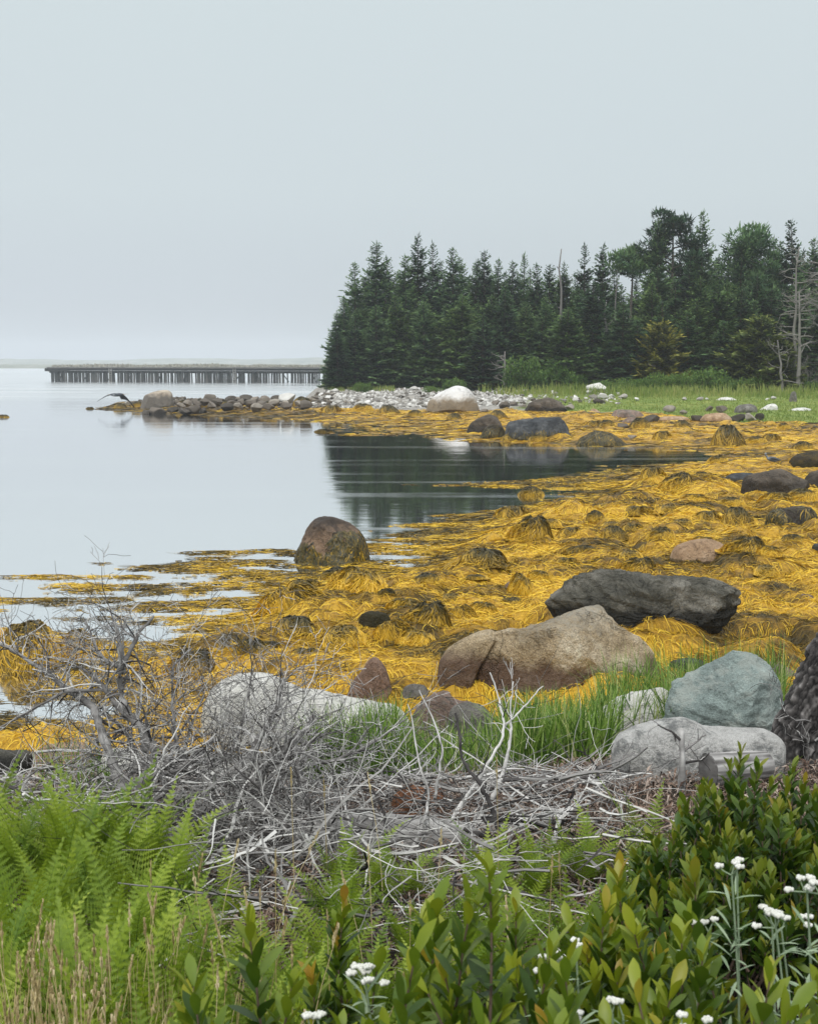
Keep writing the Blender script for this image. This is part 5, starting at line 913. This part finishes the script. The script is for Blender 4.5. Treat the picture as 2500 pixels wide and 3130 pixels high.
# litter of loose sticks (nobody could count them)
g_ = np.random.default_rng(50); mb = MB()
for i in range(3000):
    y = g_.uniform(4.5, 7.0) if i % 5 else g_.uniform(3.6, 4.6); u = g_.uniform(-60, 1950) if i % 3 else g_.uniform(600, 1900); x = (u - 1250) / FPX * y; u0 = u
    dens = .62 if (u > 900) else .9
    if y < 4.5 and u < 620: continue
    if g_.random() > dens: continue
    hh = {0: .02}.get(1, abs(g_.normal(0, .16 if 650 < u < 2000 else .2))) * (1 - max(0, y - 6.2)); L = min(.6, g_.lognormal(-1.35, .5)); a = g_.uniform(0, 6.28); e = g_.normal(0, .3)
    gzl = float(ground_z(np.array([x]), np.array([y]))[0]); z = gzl + .01 + max(hh, 0) * .8; z = min(z, max(gzl + .01, (1.45 if u > 950 else 1.75) - .31 * (y - 5))); e = e if z < gzl + .05 or u < 950 else min(e, .05); grow(mb, (x, y, z), (math.cos(a), math.sin(a), e * (.5 if u > 950 else 1)), g_.choice([.0018, .003, .005, .008], p=[.45, .3, .18, .07]), L, 1 if g_.random() < .45 else 0, g_, 4, .16, 6, (1, 4), .0, g_.uniform(.2, .95), .6, (.4, .7), .0011)
tag(link('stick_litter', mb.build('stick_litter', M['deadwood'])), 'heap of loose bleached sticks and twigs along the shore', 'sticks', kind='stuff')
# fine chips and straw between the sticks
n = 52000; y = g_.uniform(3.4, 7.6, n); u = g_.uniform(-200, 2650, n); x = (u - 1250) / FPX * y; z = ground_z(x, y) + g_.uniform(0, .07, n) ** 1.2; a = g_.uniform(0, 6.28, n); L = g_.uniform(.015, .09, n); dv = np.stack([np.cos(a), np.sin(a), g_.normal(0, .35, n)], 1) * L[:, None]; P = np.stack([x, y, z], 1)
M['chips'] = simple('bark_litter', [(.15, (.05, .028, .02)), (.45, (.17, .11, .08)), (.85, (.40, .33, .28))], 3, .9, 0, 0, .85)
V, F, A = sprays(P, dv, g_.uniform(.0015, .005, n), g_, g_.random(n)); mb = MB(); mb.add(V, F, A); tag(link('bark_litter', mb.build('bark_litter', M['chips'])), 'brown bark chips and straw under the sticks', 'litter', kind='stuff')
# ---------------------------------------------------------------- beach grass
M['beachgrass'] = simple('beach_grass', [(.1, (.045, .10, .015)), (.45, (.13, .24, .035)), (.75, (.25, .38, .07)), (1, (.55, .52, .26))], 2, .45, 0, 0, .85, .4, transl=.3)
def patch_pts(n, u0, u1, ya, yb, g_, clump=.55, thr=.4, f=2.2):
    y = g_.uniform(ya, yb, n); u = g_.uniform(u0, u1, n); x = (u - 1250) / FPX * y; k = fbm2(x * f, y * f, 2, 71) > thr; return x[k], y[k]
def leafgrass(n, u0, u1, ya, yb, h, wd, g_, lean=.38, thr=.4):
    x, y = patch_pts(n, u0, u1, ya, yb, g_, thr=thr); return blades(len(x), (x, y), h, wd, g_, lean, 5)
g_ = np.random.default_rng(60)
bladesobj('beach_grass', [leafgrass(2600, 930, 1230, 6.5, 7.5, .40, .011, g_, .42, .36), leafgrass(1500, 1200, 1570, 6.5, 7.3, .27, .010, g_, .42, .36), leafgrass(2300, 1540, 1880, 6.7, 7.6, .36, .011, g_, .42, .32), leafgrass(1700, 1820, 2380, 7.2, 8.2, .44, .011, g_, .4, .34),
   leafgrass(900, 2020, 2420, 7.15, 7.7, .36, .010, g_, .36, .3), leafgrass(1300, 1850, 2420, 7.4, 8.6, .50, .010, g_, .36, .3), leafgrass(700, 1500, 1900, 8.0, 9.0, .28, .009, g_, .3, .42), leafgrass(420, 40, 330, 6.2, 7.4, .28, .008, g_, .3, .5)], M['beachgrass'], 'tall green beach grass between the boulders and the brush')
x = g_.uniform(3.2, 4.9, 1500); y = g_.uniform(9.5, 15, 1500); k = bank(x, y) + .2 * (fbm2(x * 2, y * 2, 2, 3) - .5) > .02; bladesobj('beach_grass', [blades(k.sum(), (x[k], y[k]), .24, .010, g_, .35, 4)], M['beachgrass'], 'short green grass at the right edge above the stones')
# dry seed stalks, lower left
M['straw'] = simple('dry_straw', [(.1, (.22, .17, .07)), (.5, (.50, .40, .20)), (.9, (.75, .64, .42))], 3, .7, 0, 0, .8, transl=.15)
def stalks(n, u0, u1, ya, yb, h, g_, mb):
    for i in range(n):
        y = g_.uniform(ya, yb); x = (g_.uniform(u0, u1) - 1250) / FPX * y; z = float(ground_z(np.array([x]), np.array([y]))[0]); H = h * g_.uniform(.7, 1.15); a = g_.uniform(0, 6.28); l = abs(g_.normal(0, .13)); t = np.linspace(0, 1, 6)
        P = np.stack([x + math.cos(a) * l * H * t ** 2, y + math.sin(a) * l * H * t ** 2, z + H * t], 1); tn = g_.uniform(.2, .8); mb.tube(P, np.linspace(.0014, .0008, 6), 3, tn)
        hd = .05 * g_.uniform(.7, 1.3); m_ = 26; tt = g_.random(m_); b = P[-1] + (P[-1] - P[-2]) / np.linalg.norm(P[-1] - P[-2]) * (tt * hd - hd * .3)[:, None]; v = (P[-1] - P[-2]) / np.linalg.norm(P[-1] - P[-2]) * .011 + g_.normal(0, .0035, (m_, 3)) * (1.1 - tt)[:, None]; V, F, A = sprays(b, v, np.full(m_, .0022), g_, np.clip(tn + g_.normal(.1, .15, m_), 0, 1)); mb.add(V, F, A)
mb = MB(); g_ = np.random.default_rng(61); stalks(210, -100, 300, 2.0, 2.9, .40, g_, mb); stalks(45, 300, 900, 2.2, 3.4, .40, g_, mb); stalks(16, 800, 1900, 2.6, 4.3, .42, g_, mb)
tag(link('dry_grass', mb.build('dry_grass', M['straw'])), 'straw coloured dry grass stalks with seed heads at lower left', 'grass', kind='stuff')
x = g_.uniform(-1.25, -.5, 2600); y = g_.uniform(1.8, 3.0, 2600); bladesobj('dry_grass', [blades(2600, (x, y), .30, .0035, g_, .3, 4)], M['straw'], 'thin straw blades under the seed stalks')
# ---------------------------------------------------------------- ferns
M['fern'] = simple('fern_frond', [(.1, (.035, .085, .01)), (.42, (.12, .205, .015)), (.75, (.27, .36, .028)), (1, (.42, .50, .08))], 6, .5, 0, 0, .85, .35, transl=.35, rnd=.25)
def frond(mb, L, az, tilt, g_, tone):
    n = 24; t = np.linspace(0, 1, n); el_ = tilt - .9 * t ** 2 * g_.uniform(.3, 1.1); step = L / (n - 1); r = np.concatenate([[0], np.cumsum(np.cos(el_)[:-1] * step)]); z = np.concatenate([[0], np.cumsum(np.sin(el_)[:-1] * step)])
    dr = np.array([math.cos(az), math.sin(az), 0]); sd_ = np.array([-dr[1], dr[0], 0]); C = dr * r[:, None] + np.array([0, 0, 1.]) * z[:, None]; mb.tube(C[::3], np.linspace(.0018, .0006, len(C[::3])), 3, tone * .7); Vs = []; Fs = []; As = []; nb = 0
    for i in range(4, n):
        T = C[i] - C[i - 1]; T /= np.linalg.norm(T); up = np.cross(sd_, T); ln = L * .19 * math.sin(math.pi * min(1, (t[i] - .08) * .98 + .12)) ** .8 * (1.12 - t[i]) * 1.25 + .004
        for s_ in (-1, 1):
            d_ = sd_ * s_ * .93 + T * .34 - up * .12 * g_.uniform(.2, 2); m_ = 7; tt = np.linspace(0, 1, m_ + 1); W = T * (step * .62)
            for q in range(m_):
                a = C[i] + d_ * ln * tt[q]; b = C[i] + d_ * ln * tt[q + 1]; w_ = (1 - tt[q] ** 1.6) * .95; tip = (a + b) / 2 + d_ * ln * .05
                Vs += [a, tip + W * w_, b, tip - W * w_]; Fs.append([nb, nb + 1, nb + 2, nb + 3]); nb += 4; As += [tone + .15 * t[i]] * 4
    mb.add(np.array(Vs), np.array(Fs), np.clip(As, 0, 1))
def fernplant(seed, nf, L):
    g_ = np.random.default_rng(seed); r = link('fern', None); 
    for i in range(nf):
        mb = MB(); frond(mb, L * g_.uniform(.75, 1.15), i * 6.28 / nf + g_.normal(0, .3), g_.uniform(1.0, 1.45), g_, g_.uniform(.3, .75)); link('frond', mb.build('frond', M['fern']), r)
    return r
FP = [fernplant(300 + i, nf, .42) for i, nf in enumerate((6, 7, 5, 6, 4))]; g_ = np.random.default_rng(62); used_f = set()
def putfern(k, x, y, s_, label, group):
    r = FP[k]
    if k in used_f: r = copy_tree(r)
    used_f.add(k); r.location = (x, y, float(ground_z(np.array([x]), np.array([y]))[0]) - .01); r.scale = (s_, s_, s_ * g_.uniform(.95, 1.2)); r.rotation_euler = (g_.normal(0, .08), g_.normal(0, .08), g_.uniform(0, 6.28)); tag(r, label, 'fern', group)
n = 0
while n < 165:
    y = g_.uniform(2.15, 4.95) if n % 3 else g_.uniform(2.15, 3.2); u = g_.uniform(-140, 560 if y > 4.2 else 780 if y > 3.7 else 1200 if y > 3.2 else 900)
    if y > 4.2 and u > 300 + (4.95 - y) * 330: continue
    x = (u - 1250) / FPX * y; putfern(n % 5, x, y, g_.uniform(.75, 1.08) * (1.0 if u < 520 else .72), *(('bright green fern at the back of the fern bank, against the dead bush', 'ferns at the back of the fern bank') if y > 4.1 else ('bright green fern in the thick of the fern bank at left', 'ferns in the thick of the fern bank') if u < 520 else ('fern growing below the middle of the stick heap', 'ferns below the stick heap'))); n += 1
for i in range(64):
    y = g_.uniform(2.9, 4.5); u = g_.uniform(1000, 2000) if y > 3.4 else g_.uniform(650, 1500); x = (u - 1250) / FPX * y; putfern(i % 5, x, y, g_.uniform(.5, .72), 'small pale green fern between the sticks and the leafy shrubs', 'small ferns in front of the sticks')
# ---------------------------------------------------------------- bayberry shrubs
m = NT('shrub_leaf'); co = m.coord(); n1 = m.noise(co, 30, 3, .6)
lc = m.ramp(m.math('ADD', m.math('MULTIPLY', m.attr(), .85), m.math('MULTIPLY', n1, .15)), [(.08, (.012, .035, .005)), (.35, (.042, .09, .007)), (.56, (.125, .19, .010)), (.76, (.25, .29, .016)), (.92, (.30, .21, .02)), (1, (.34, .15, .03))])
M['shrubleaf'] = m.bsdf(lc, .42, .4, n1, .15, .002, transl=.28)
M['shrubdark'] = None
M['shrubstem'] = simple('shrub_stem', [(.2, (.05, .035, .025)), (.8, (.17, .12, .09))], 20, .8, .2, .002, .3)
M['silverstem'] = simple('silvery_stem', [(.2, (.16, .23, .14)), (.8, (.34, .42, .28))], 20, .8, 0, 0, .6, transl=.15)
def leaf(base, d, up, L, W, tone, curl=.15, fold=.22, nl=5):
    d = d / np.linalg.norm(d); s_ = np.cross(d, up); s_ /= np.linalg.norm(s_) + 1e-9; n = np.cross(s_, d); t = np.linspace(0, 1, nl + 1); w_ = W * np.array([.10, .55, .85, 1.0, .78, .06])[:nl + 1]; c = base + d * (L * t)[:, None] - n * (curl * L * t ** 2)[:, None]
    A = c - s_ * w_[:, None] / 2 + n * (fold * w_ / 2)[:, None]; B_ = c + s_ * w_[:, None] / 2 + n * (fold * w_ / 2)[:, None]; V = np.stack([A, c, B_], 1).reshape(-1, 3); i = np.arange(nl) * 3; F = np.concatenate([np.stack([i, i + 1, i + 4, i + 3], 1), np.stack([i + 1, i + 2, i + 5, i + 4], 1)]); return V, F, np.clip(tone + .06 * t, 0, 1).repeat(3)
def shoot(lm, sm_, base, d, L, g_, n=20, ll=.055, lw=.019, red=.0):
    d = d / np.linalg.norm(d); P = [base]; dd = d.copy()
    for i in range(6): dd = dd + g_.normal(0, .05, 3) + [0, 0, .05]; dd /= np.linalg.norm(dd); P.append(P[-1] + dd * L / 6)
    P = np.array(P); sm_.tube(P, np.linspace(.0028, .0013, 7), 5, .5); a0 = g_.uniform(0, 6.28)
    for i in range(n):
        t = .25 + .75 * i / (n - 1); p = np.array([np.interp(t * 6, np.arange(7), P[:, a]) for a in range(3)]); T = dd; az = a0 + i * 2.4; X = np.cross(T, [.3, .2, 1.]); X /= np.linalg.norm(X); Y_ = np.cross(T, X); o_ = X * math.cos(az) + Y_ * math.sin(az)
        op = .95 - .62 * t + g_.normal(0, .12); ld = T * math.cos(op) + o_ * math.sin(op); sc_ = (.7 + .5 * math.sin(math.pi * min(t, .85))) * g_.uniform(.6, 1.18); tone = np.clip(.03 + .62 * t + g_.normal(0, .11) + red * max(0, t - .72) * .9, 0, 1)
        V, F, A = leaf(p, ld, T, ll * sc_, lw * sc_, tone, g_.uniform(-.05, .3), g_.uniform(.1, .35)); lm.add(V, F, A)
def mkleaf(name, k):
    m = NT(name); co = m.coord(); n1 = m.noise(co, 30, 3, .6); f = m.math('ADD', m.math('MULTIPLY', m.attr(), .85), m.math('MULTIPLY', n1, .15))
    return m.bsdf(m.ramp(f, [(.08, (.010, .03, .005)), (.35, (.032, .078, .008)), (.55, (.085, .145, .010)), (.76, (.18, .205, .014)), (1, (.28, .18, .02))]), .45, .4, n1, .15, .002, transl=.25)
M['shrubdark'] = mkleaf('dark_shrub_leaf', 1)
def shrub(name, u, vtop, Y, W, label, seed, n=16, zb=None, ll=.055, red=.15, dY=.25, hmul=1.0, cat='shrub'):
    """stems fan from the ground to shoot tips spread over a width W (m) with the highest tip near (u, vtop)"""
    g_ = np.random.default_rng(seed); top = at(u, vtop, Y); gzv = float(ground_z(np.array([top[0]]), np.array([Y]))[0]); ll = ll * (1.05 if Y < 2.7 else 1.0); n = int(n * 1.3); H = top[2] - gzv - (ll * .45 if Y > 3 else ll * .3); o = link(name, None, loc=(top[0], Y, gzv)); tag(o, label, cat); lm = MB(); st = MB()
    for i in range(n):
        q = g_.uniform(-1, 1) if i else 0; yy = g_.uniform(-1, 1) * dY if i else 0; h = H * (1 - .55 * abs(q) ** 1.6) * (g_.uniform(.72, 1.0) if i else 1.0); tip = np.array([q * W, yy, h]); Ls = min(.26, h * .45); dirn = np.array([q * .45, yy * .5, 1.]) + g_.normal(0, .12, 3); dirn /= np.linalg.norm(dirn); b = tip - dirn * Ls
        st.tube([(q * .05, yy * .1, -.02), (b * .55) * [1, 1, 1] + g_.normal(0, .015, 3), b], [.006, .0045, .003], 5, .4); shoot(lm, st, b, dirn, Ls, g_, int(g_.integers(18, 26)), ll, ll * .36, red * g_.uniform(0, 2))
        for j in range(3):
            b2 = b * g_.uniform(.5, .97) + g_.normal(0, .01, 3); d2 = dirn + g_.normal(0, .45, 3); shoot(lm, st, b2, d2, Ls * g_.uniform(.5, .8), g_, int(g_.integers(10, 16)), ll * .92, ll * .34, 0)
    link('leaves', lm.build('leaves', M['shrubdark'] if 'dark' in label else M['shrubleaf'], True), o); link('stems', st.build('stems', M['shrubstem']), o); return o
S_ = shrub
S_('shrub', 2450, 2370, 3.9, .22, 'dark green leafy shrub at the right edge under the leaning trunk', 1, 26, ll=.05)
S_('shrub', 2310, 2325, 3.75, .20, 'dark green leafy shrub hiding the foot of the leaning trunk', 2, 26, ll=.05)
S_('shrub', 2180, 2420, 3.7, .20, 'dark leafy shrub in front of the speckled granite boulder', 3, 24, ll=.05)
S_('shrub', 2085, 2520, 3.55, .14, 'low dark leafy shrub reaching left over the sticks', 4, 18, ll=.048)
S_('shrub', 2380, 2470, 3.5, .24, 'dense dark shrub below the right edge shrubs', 5, 26, ll=.05)
S_('shrub', 2240, 2560, 3.4, .22, 'dense dark shrub behind the white flower heads', 6, 24, ll=.05)
S_('shrub', 1905, 2650, 2.6, .12, 'upright shrub with orange tinged tips right of the middle', 7, 14, red=.8, ll=.06)
S_('shrub', 2090, 2700, 2.5, .16, 'leafy shrub with reddish tips in front of the dark shrubs', 8, 16, red=.8, ll=.06)
S_('shrub', 1800, 2750, 2.45, .16, 'leafy green shrub in the middle of the lower right', 9, 16, red=.3, ll=.06)
S_('shrub', 1965, 2800, 2.3, .2, 'broad leafy shrub filling the lower right', 10, 18, red=.5, ll=.058)
S_('shrub', 1495, 2615, 1.9, .035, 'tall blurred shoot of a leafy shrub rising at the centre bottom', 11, 4, ll=.05, red=.2, dY=.05)
S_('shrub', 1320, 2760, 2.1, .10, 'leafy shrub left of the tall blurred shoot', 12, 10, ll=.06, red=.1)
S_('shrub', 1470, 2800, 1.85, .13, 'blurred leafy shrub at the centre bottom', 13, 12, ll=.055)
S_('shrub', 1260, 2890, 1.7, .12, 'blurred broad leaved shrub at the bottom edge left of centre', 14, 12, ll=.055)
S_('shrub', 740, 2830, 1.9, .05, 'pale green shoot standing left of the bottom centre', 15, 5, ll=.055, red=.1)
S_('shrub', 600, 2985, 1.75, .06, 'short broad leaved shoot in the lower left ferns', 16, 5, ll=.055, red=0)
S_('shrub', 880, 2960, 1.9, .10, 'small leafy shrub among the lower left ferns', 17, 7, ll=.05, red=.1)
S_('shrub', 1010, 2760, 2.9, .06, 'small shrub with rusty orange tips above the left white flowers', 18, 5, ll=.05, red=1.2)
S_('shrub', 1690, 2930, 1.75, .13, 'blurred broad leaved shrub at the bottom edge right of centre', 19, 12, ll=.055)
S_('shrub', 2010, 3000, 1.65, .14, 'yellow green shrub at the bottom edge right of centre', 20, 12, ll=.052, red=.2)
S_('shrub', 2300, 2930, 1.8, .14, 'yellow green shrub in the lower right corner', 21, 14, ll=.055, red=.2)
S_('shrub', 2470, 2960, 1.75, .10, 'yellow green shrub cut by the lower right corner', 22, 10, ll=.055, red=.2)
S_('shrub', 1590, 2760, 2.5, .05, 'narrow shoot between the tall blurred shoot and the middle shrub', 23, 5, ll=.055, red=.2)
S_('shrub', 2160, 2860, 2.1, .12, 'leafy shrub under the white flower heads', 24, 10, ll=.058, red=.3)
S_('shrub', 1110, 2950, 2.0, .07, 'small leafy shoot beside the left white flowers', 25, 5, ll=.05, red=.1)
# ---------------------------------------------------------------- white flowers
M['petal'] = simple('white_petals', [(.1, (.42, .42, .35)), (.7, (.66, .66, .62))], 40, .8, .2, .002, .5)
ico = [(math.cos(a) * math.cos(b), math.sin(a) * math.cos(b), math.sin(b)) for b in (-1.1, -.4, .3, .95) for a in np.arange(8) * math.pi / 4]
def flower(u, v, Y, label, seed, heads=6, spread=.03, hs=.0062, stem=.34):
    g_ = np.random.default_rng(seed); top = at(u, v, Y); gzv = float(ground_z(np.array([top[0]]), np.array([Y]))[0]); o = link('white_flower', None, loc=(top[0], Y, gzv)); tag(o, label, 'flower'); H = top[2] - gzv; st = MB(); hm = MB(); lm = MB()
    for i in range(2):
        c = np.array([g_.normal(0, .02), g_.normal(0, .02), H - .02]) if i else np.array([0, 0, H - .02]); b0 = np.array([g_.normal(0, .02), 0, 0]); t = np.linspace(0, 1, 8)[:, None]; P = b0 + (c - b0) * t + np.array([.02, 0, 0]) * np.sin(t * 3.1); st.tube(P, np.linspace(.0024, .0017, 8), 5, .5)
        for j in range(26):
            tt = g_.uniform(.25, .98); p = b0 + (c - b0) * tt; az = j * 2.4; V, F, A = leaf(p, np.array([math.cos(az), math.sin(az), g_.uniform(.2, 1.1)]), np.array([0, 0, 1.]), g_.uniform(.03, .055), .006, g_.uniform(.2, .9), .2, .3); lm.add(V, F, A)
        heads = max(2, int(heads * .75)) if i == 0 else max(1, heads // 2)
        for j in range(heads):
            r_ = spread * math.sqrt(j / heads); az = j * 2.4; q = c + [r_ * math.cos(az) + g_.normal(0, .005), r_ * math.sin(az), .018 - r_ * .3 + g_.normal(0, .007)]; st.tube([c, (c + q) / 2 + [r_ * .2 * math.cos(az), 0, 0], q], [.0014, .0012, .001], 4, .6)
            for k in range(9):
                a2 = k * 2.4; rr_ = .0075 * math.sqrt(k / 9) ; e = q + [rr_ * math.cos(a2), rr_ * math.sin(a2), .003 - rr_ * .2]; s_ = hs * g_.uniform(.38, .62); G = np.array([[*(np.array(w_) * s_)] for w_ in ico]) * (1 + g_.normal(0, .08, (32, 1))) + e
                F = [[r_2 * 8 + x_, r_2 * 8 + (x_ + 1) % 8, (r_2 + 1) * 8 + (x_ + 1) % 8, (r_2 + 1) * 8 + x_] for r_2 in range(3) for x_ in range(8)]; hm.add(G, [np.array(F), np.array([[24 + x_ for x_ in range(8)]])], g_.uniform(.2, .9))
    link('stem', st.build('stem', M['silverstem']), o); link('leaves', lm.build('leaves', M['silverstem']), o); link('flower_head', hm.build('flower_head', M['petal'], True), o); return o
flower(2235, 2640, 2.2, 'white flower cluster on pale stems in front of the dark shrubs', 1, 5, .03); flower(2465, 2690, 2.1, 'big white flower cluster cut by the right edge', 2, 8, .035); flower(2370, 2800, 2.1, 'white flower cluster below and left of the big right edge one', 3, 7, .03)
flower(2470, 2800, 2.25, 'small white flower cluster under the big right edge one', 4, 4, .02); flower(1680, 2920, 2.2, 'white flower cluster at the bottom centre right between leafy shrubs', 5, 7, .028); flower(1115, 2965, 2.0, 'white flower cluster with silvery leaves at the bottom centre left', 6, 8, .032)
flower(975, 3095, 1.85, 'small white flower head near the bottom edge left of centre', 7, 3, .012); flower(1765, 3080, 1.9, 'tiny white flower head at the bottom edge right of centre', 8, 2, .01); flower(2165, 2815, 2.3, 'single white bud among the red tipped shrubs', 9, 2, .008)
flower(1870, 3060, 1.9, 'white flower head half hidden at the bottom edge among leaves', 10, 3, .012); flower(2090, 3120, 1.8, 'white flower head just above the bottom edge at right', 11, 3, .014)
# ---------------------------------------------------------------- two herons
M['feather'] = simple('heron_feathers', [(.1, (.02, .022, .026)), (.5, (.10, .115, .135)), (.9, (.34, .37, .40))], 12, .7, .3, .01, .75)
M['beak'] = simple('heron_beak', [(.1, (.18, .13, .04)), (.9, (.30, .2, .06))], 5, .5, 0, 0, .5)
def loft(mb, P, rx, rz_, tone, k=14):
    P = np.array(P, float); t0 = np.linspace(0, 1, len(P)); t = np.linspace(0, 1, 40); C = np.stack([np.interp(t, t0, P[:, a]) for a in range(3)], 1); rad = np.interp(t, t0, rx); q = np.interp(t, t0, tone)
    for _ in range(4): C[1:-1] = (C[:-2] + C[1:-1] * 2 + C[2:]) / 4; rad[1:-1] = (rad[:-2] + rad[1:-1] * 2 + rad[2:]) / 4
    mb.tube(C, rad, k, np.repeat(q, k))
def wing(root, tip, mid, chord, tone, n=11, back=(0, 0, -1)):
    mb = MB(); root, tip, mid, back = map(np.array, (root, tip, mid, back)); t = np.linspace(0, 1, n)[:, None]; C = root * (1 - t) ** 2 + mid * 2 * t * (1 - t) + tip * t ** 2; mb.tube(C, np.linspace(.035, .012, n), 6, tone)
    for i in range(n):
        for j in (0, .5):
            k = min(i + j, n - 1); c = np.array([np.interp(k, np.arange(n), C[:, a]) for a in range(3)]); q = k / (n - 1); d_ = back + (tip - root) / np.linalg.norm(tip - root) * (.25 + 1.0 * q ** 2); d_ = d_ / np.linalg.norm(d_); L = chord * (1 - .35 * q)
            V, F, A = leaf(c, d_, np.cross(d_, tip - root), L, .085, tone, .05, .08); V2 = V + np.cross(d_, tip - root) / (np.linalg.norm(tip - root) + 1e-9) * .006; mb.add(V, F, A); mb.add(V2, F[:, ::-1], A)
    return mb
Y = 88.0; hb = link('heron', None, loc=at(362, 1206, Y)); tag(hb, 'dark heron flapping low over the tip of the point with wings spread', 'heron')
mb = MB(); loft(mb, [(-.50, -.25, .0), (-.34, -.22, -.04), (-.26, -.12, -.09), (-.12, 0, -.05), (.02, 0, -.01), (.16, 0, .0), (.30, .02, .02), (.36, .02, .03)], [.012, .045, .035, .085, .115, .09, .045, .02], None, [.5, .6, .55, .4, .3, .3, .25, .2]); link('body', mb.build('body', M['feather'], True), hb)
mb = MB(); mb.tube([(-.48, -.25, .0), (-.58, -.27, -.01), (-.66, -.28, -.02)], [.016, .010, .002], 6, .6); link('beak', mb.build('beak', M['beak']), hb)
for s_ in (-.03, .03): mb = MB(); mb.tube([(.3, s_, .0), (.5, s_, .03), (.66, s_, .04)], [.014, .01, .006], 5, .3); link('leg', mb.build('leg', M['beak']), hb)
link('wing', wing((-.05, -.06, .05), (-1.18, -.3, -.38), (-.55, -.2, .12), .22, .55, back=(.2, .9, -.12)).build('wing', M['feather']), hb)
link('wing', wing((.05, .06, .05), (.78, .35, -.62), (.40, .2, .05), .46, .06, back=(.05, .3, -.6)).build('wing', M['feather']), hb)
p = hit(2362, 1416); hb = link('heron', None, loc=(p[0], p[1], max(p[2], .0))); tag(hb, 'grey blue heron crouched on the golden weed with its neck hooked', 'heron')
mb = MB(); loft(mb, [(-.19, 0, .26), (-.23, 0, .28), (-.24, 0, .24), (-.17, 0, .19), (-.16, 0, .13), (-.08, 0, .12), (.04, 0, .10), (.16, 0, .05), (.27, 0, .0)], [.012, .028, .022, .02, .035, .075, .085, .055, .01], None, [.9, .95, .8, .75, .7, .45, .35, .3, .2]); link('body', mb.build('body', M['feather'], True), hb)
mb = MB(); mb.tube([(-.235, 0, .285), (-.30, 0, .275), (-.36, 0, .262)], [.014, .009, .002], 6, .6); link('beak', mb.build('beak', M['beak']), hb)
for s_ in (-1, 1): link('wing', wing((-.08, .06 * s_, .15), (.26, .05 * s_, .02), (.08, .10 * s_, .15), .15, .38, 7, back=(.5, 0, -.5)).build('wing', M['feather']), hb)
for s_ in (-.03, .03): mb = MB(); mb.tube([(.0, s_, .06), (.02, s_, 0), (.0, s_, -.12)], [.012, .008, .007], 5, .3); link('leg', mb.build('leg', M['beak']), hb)
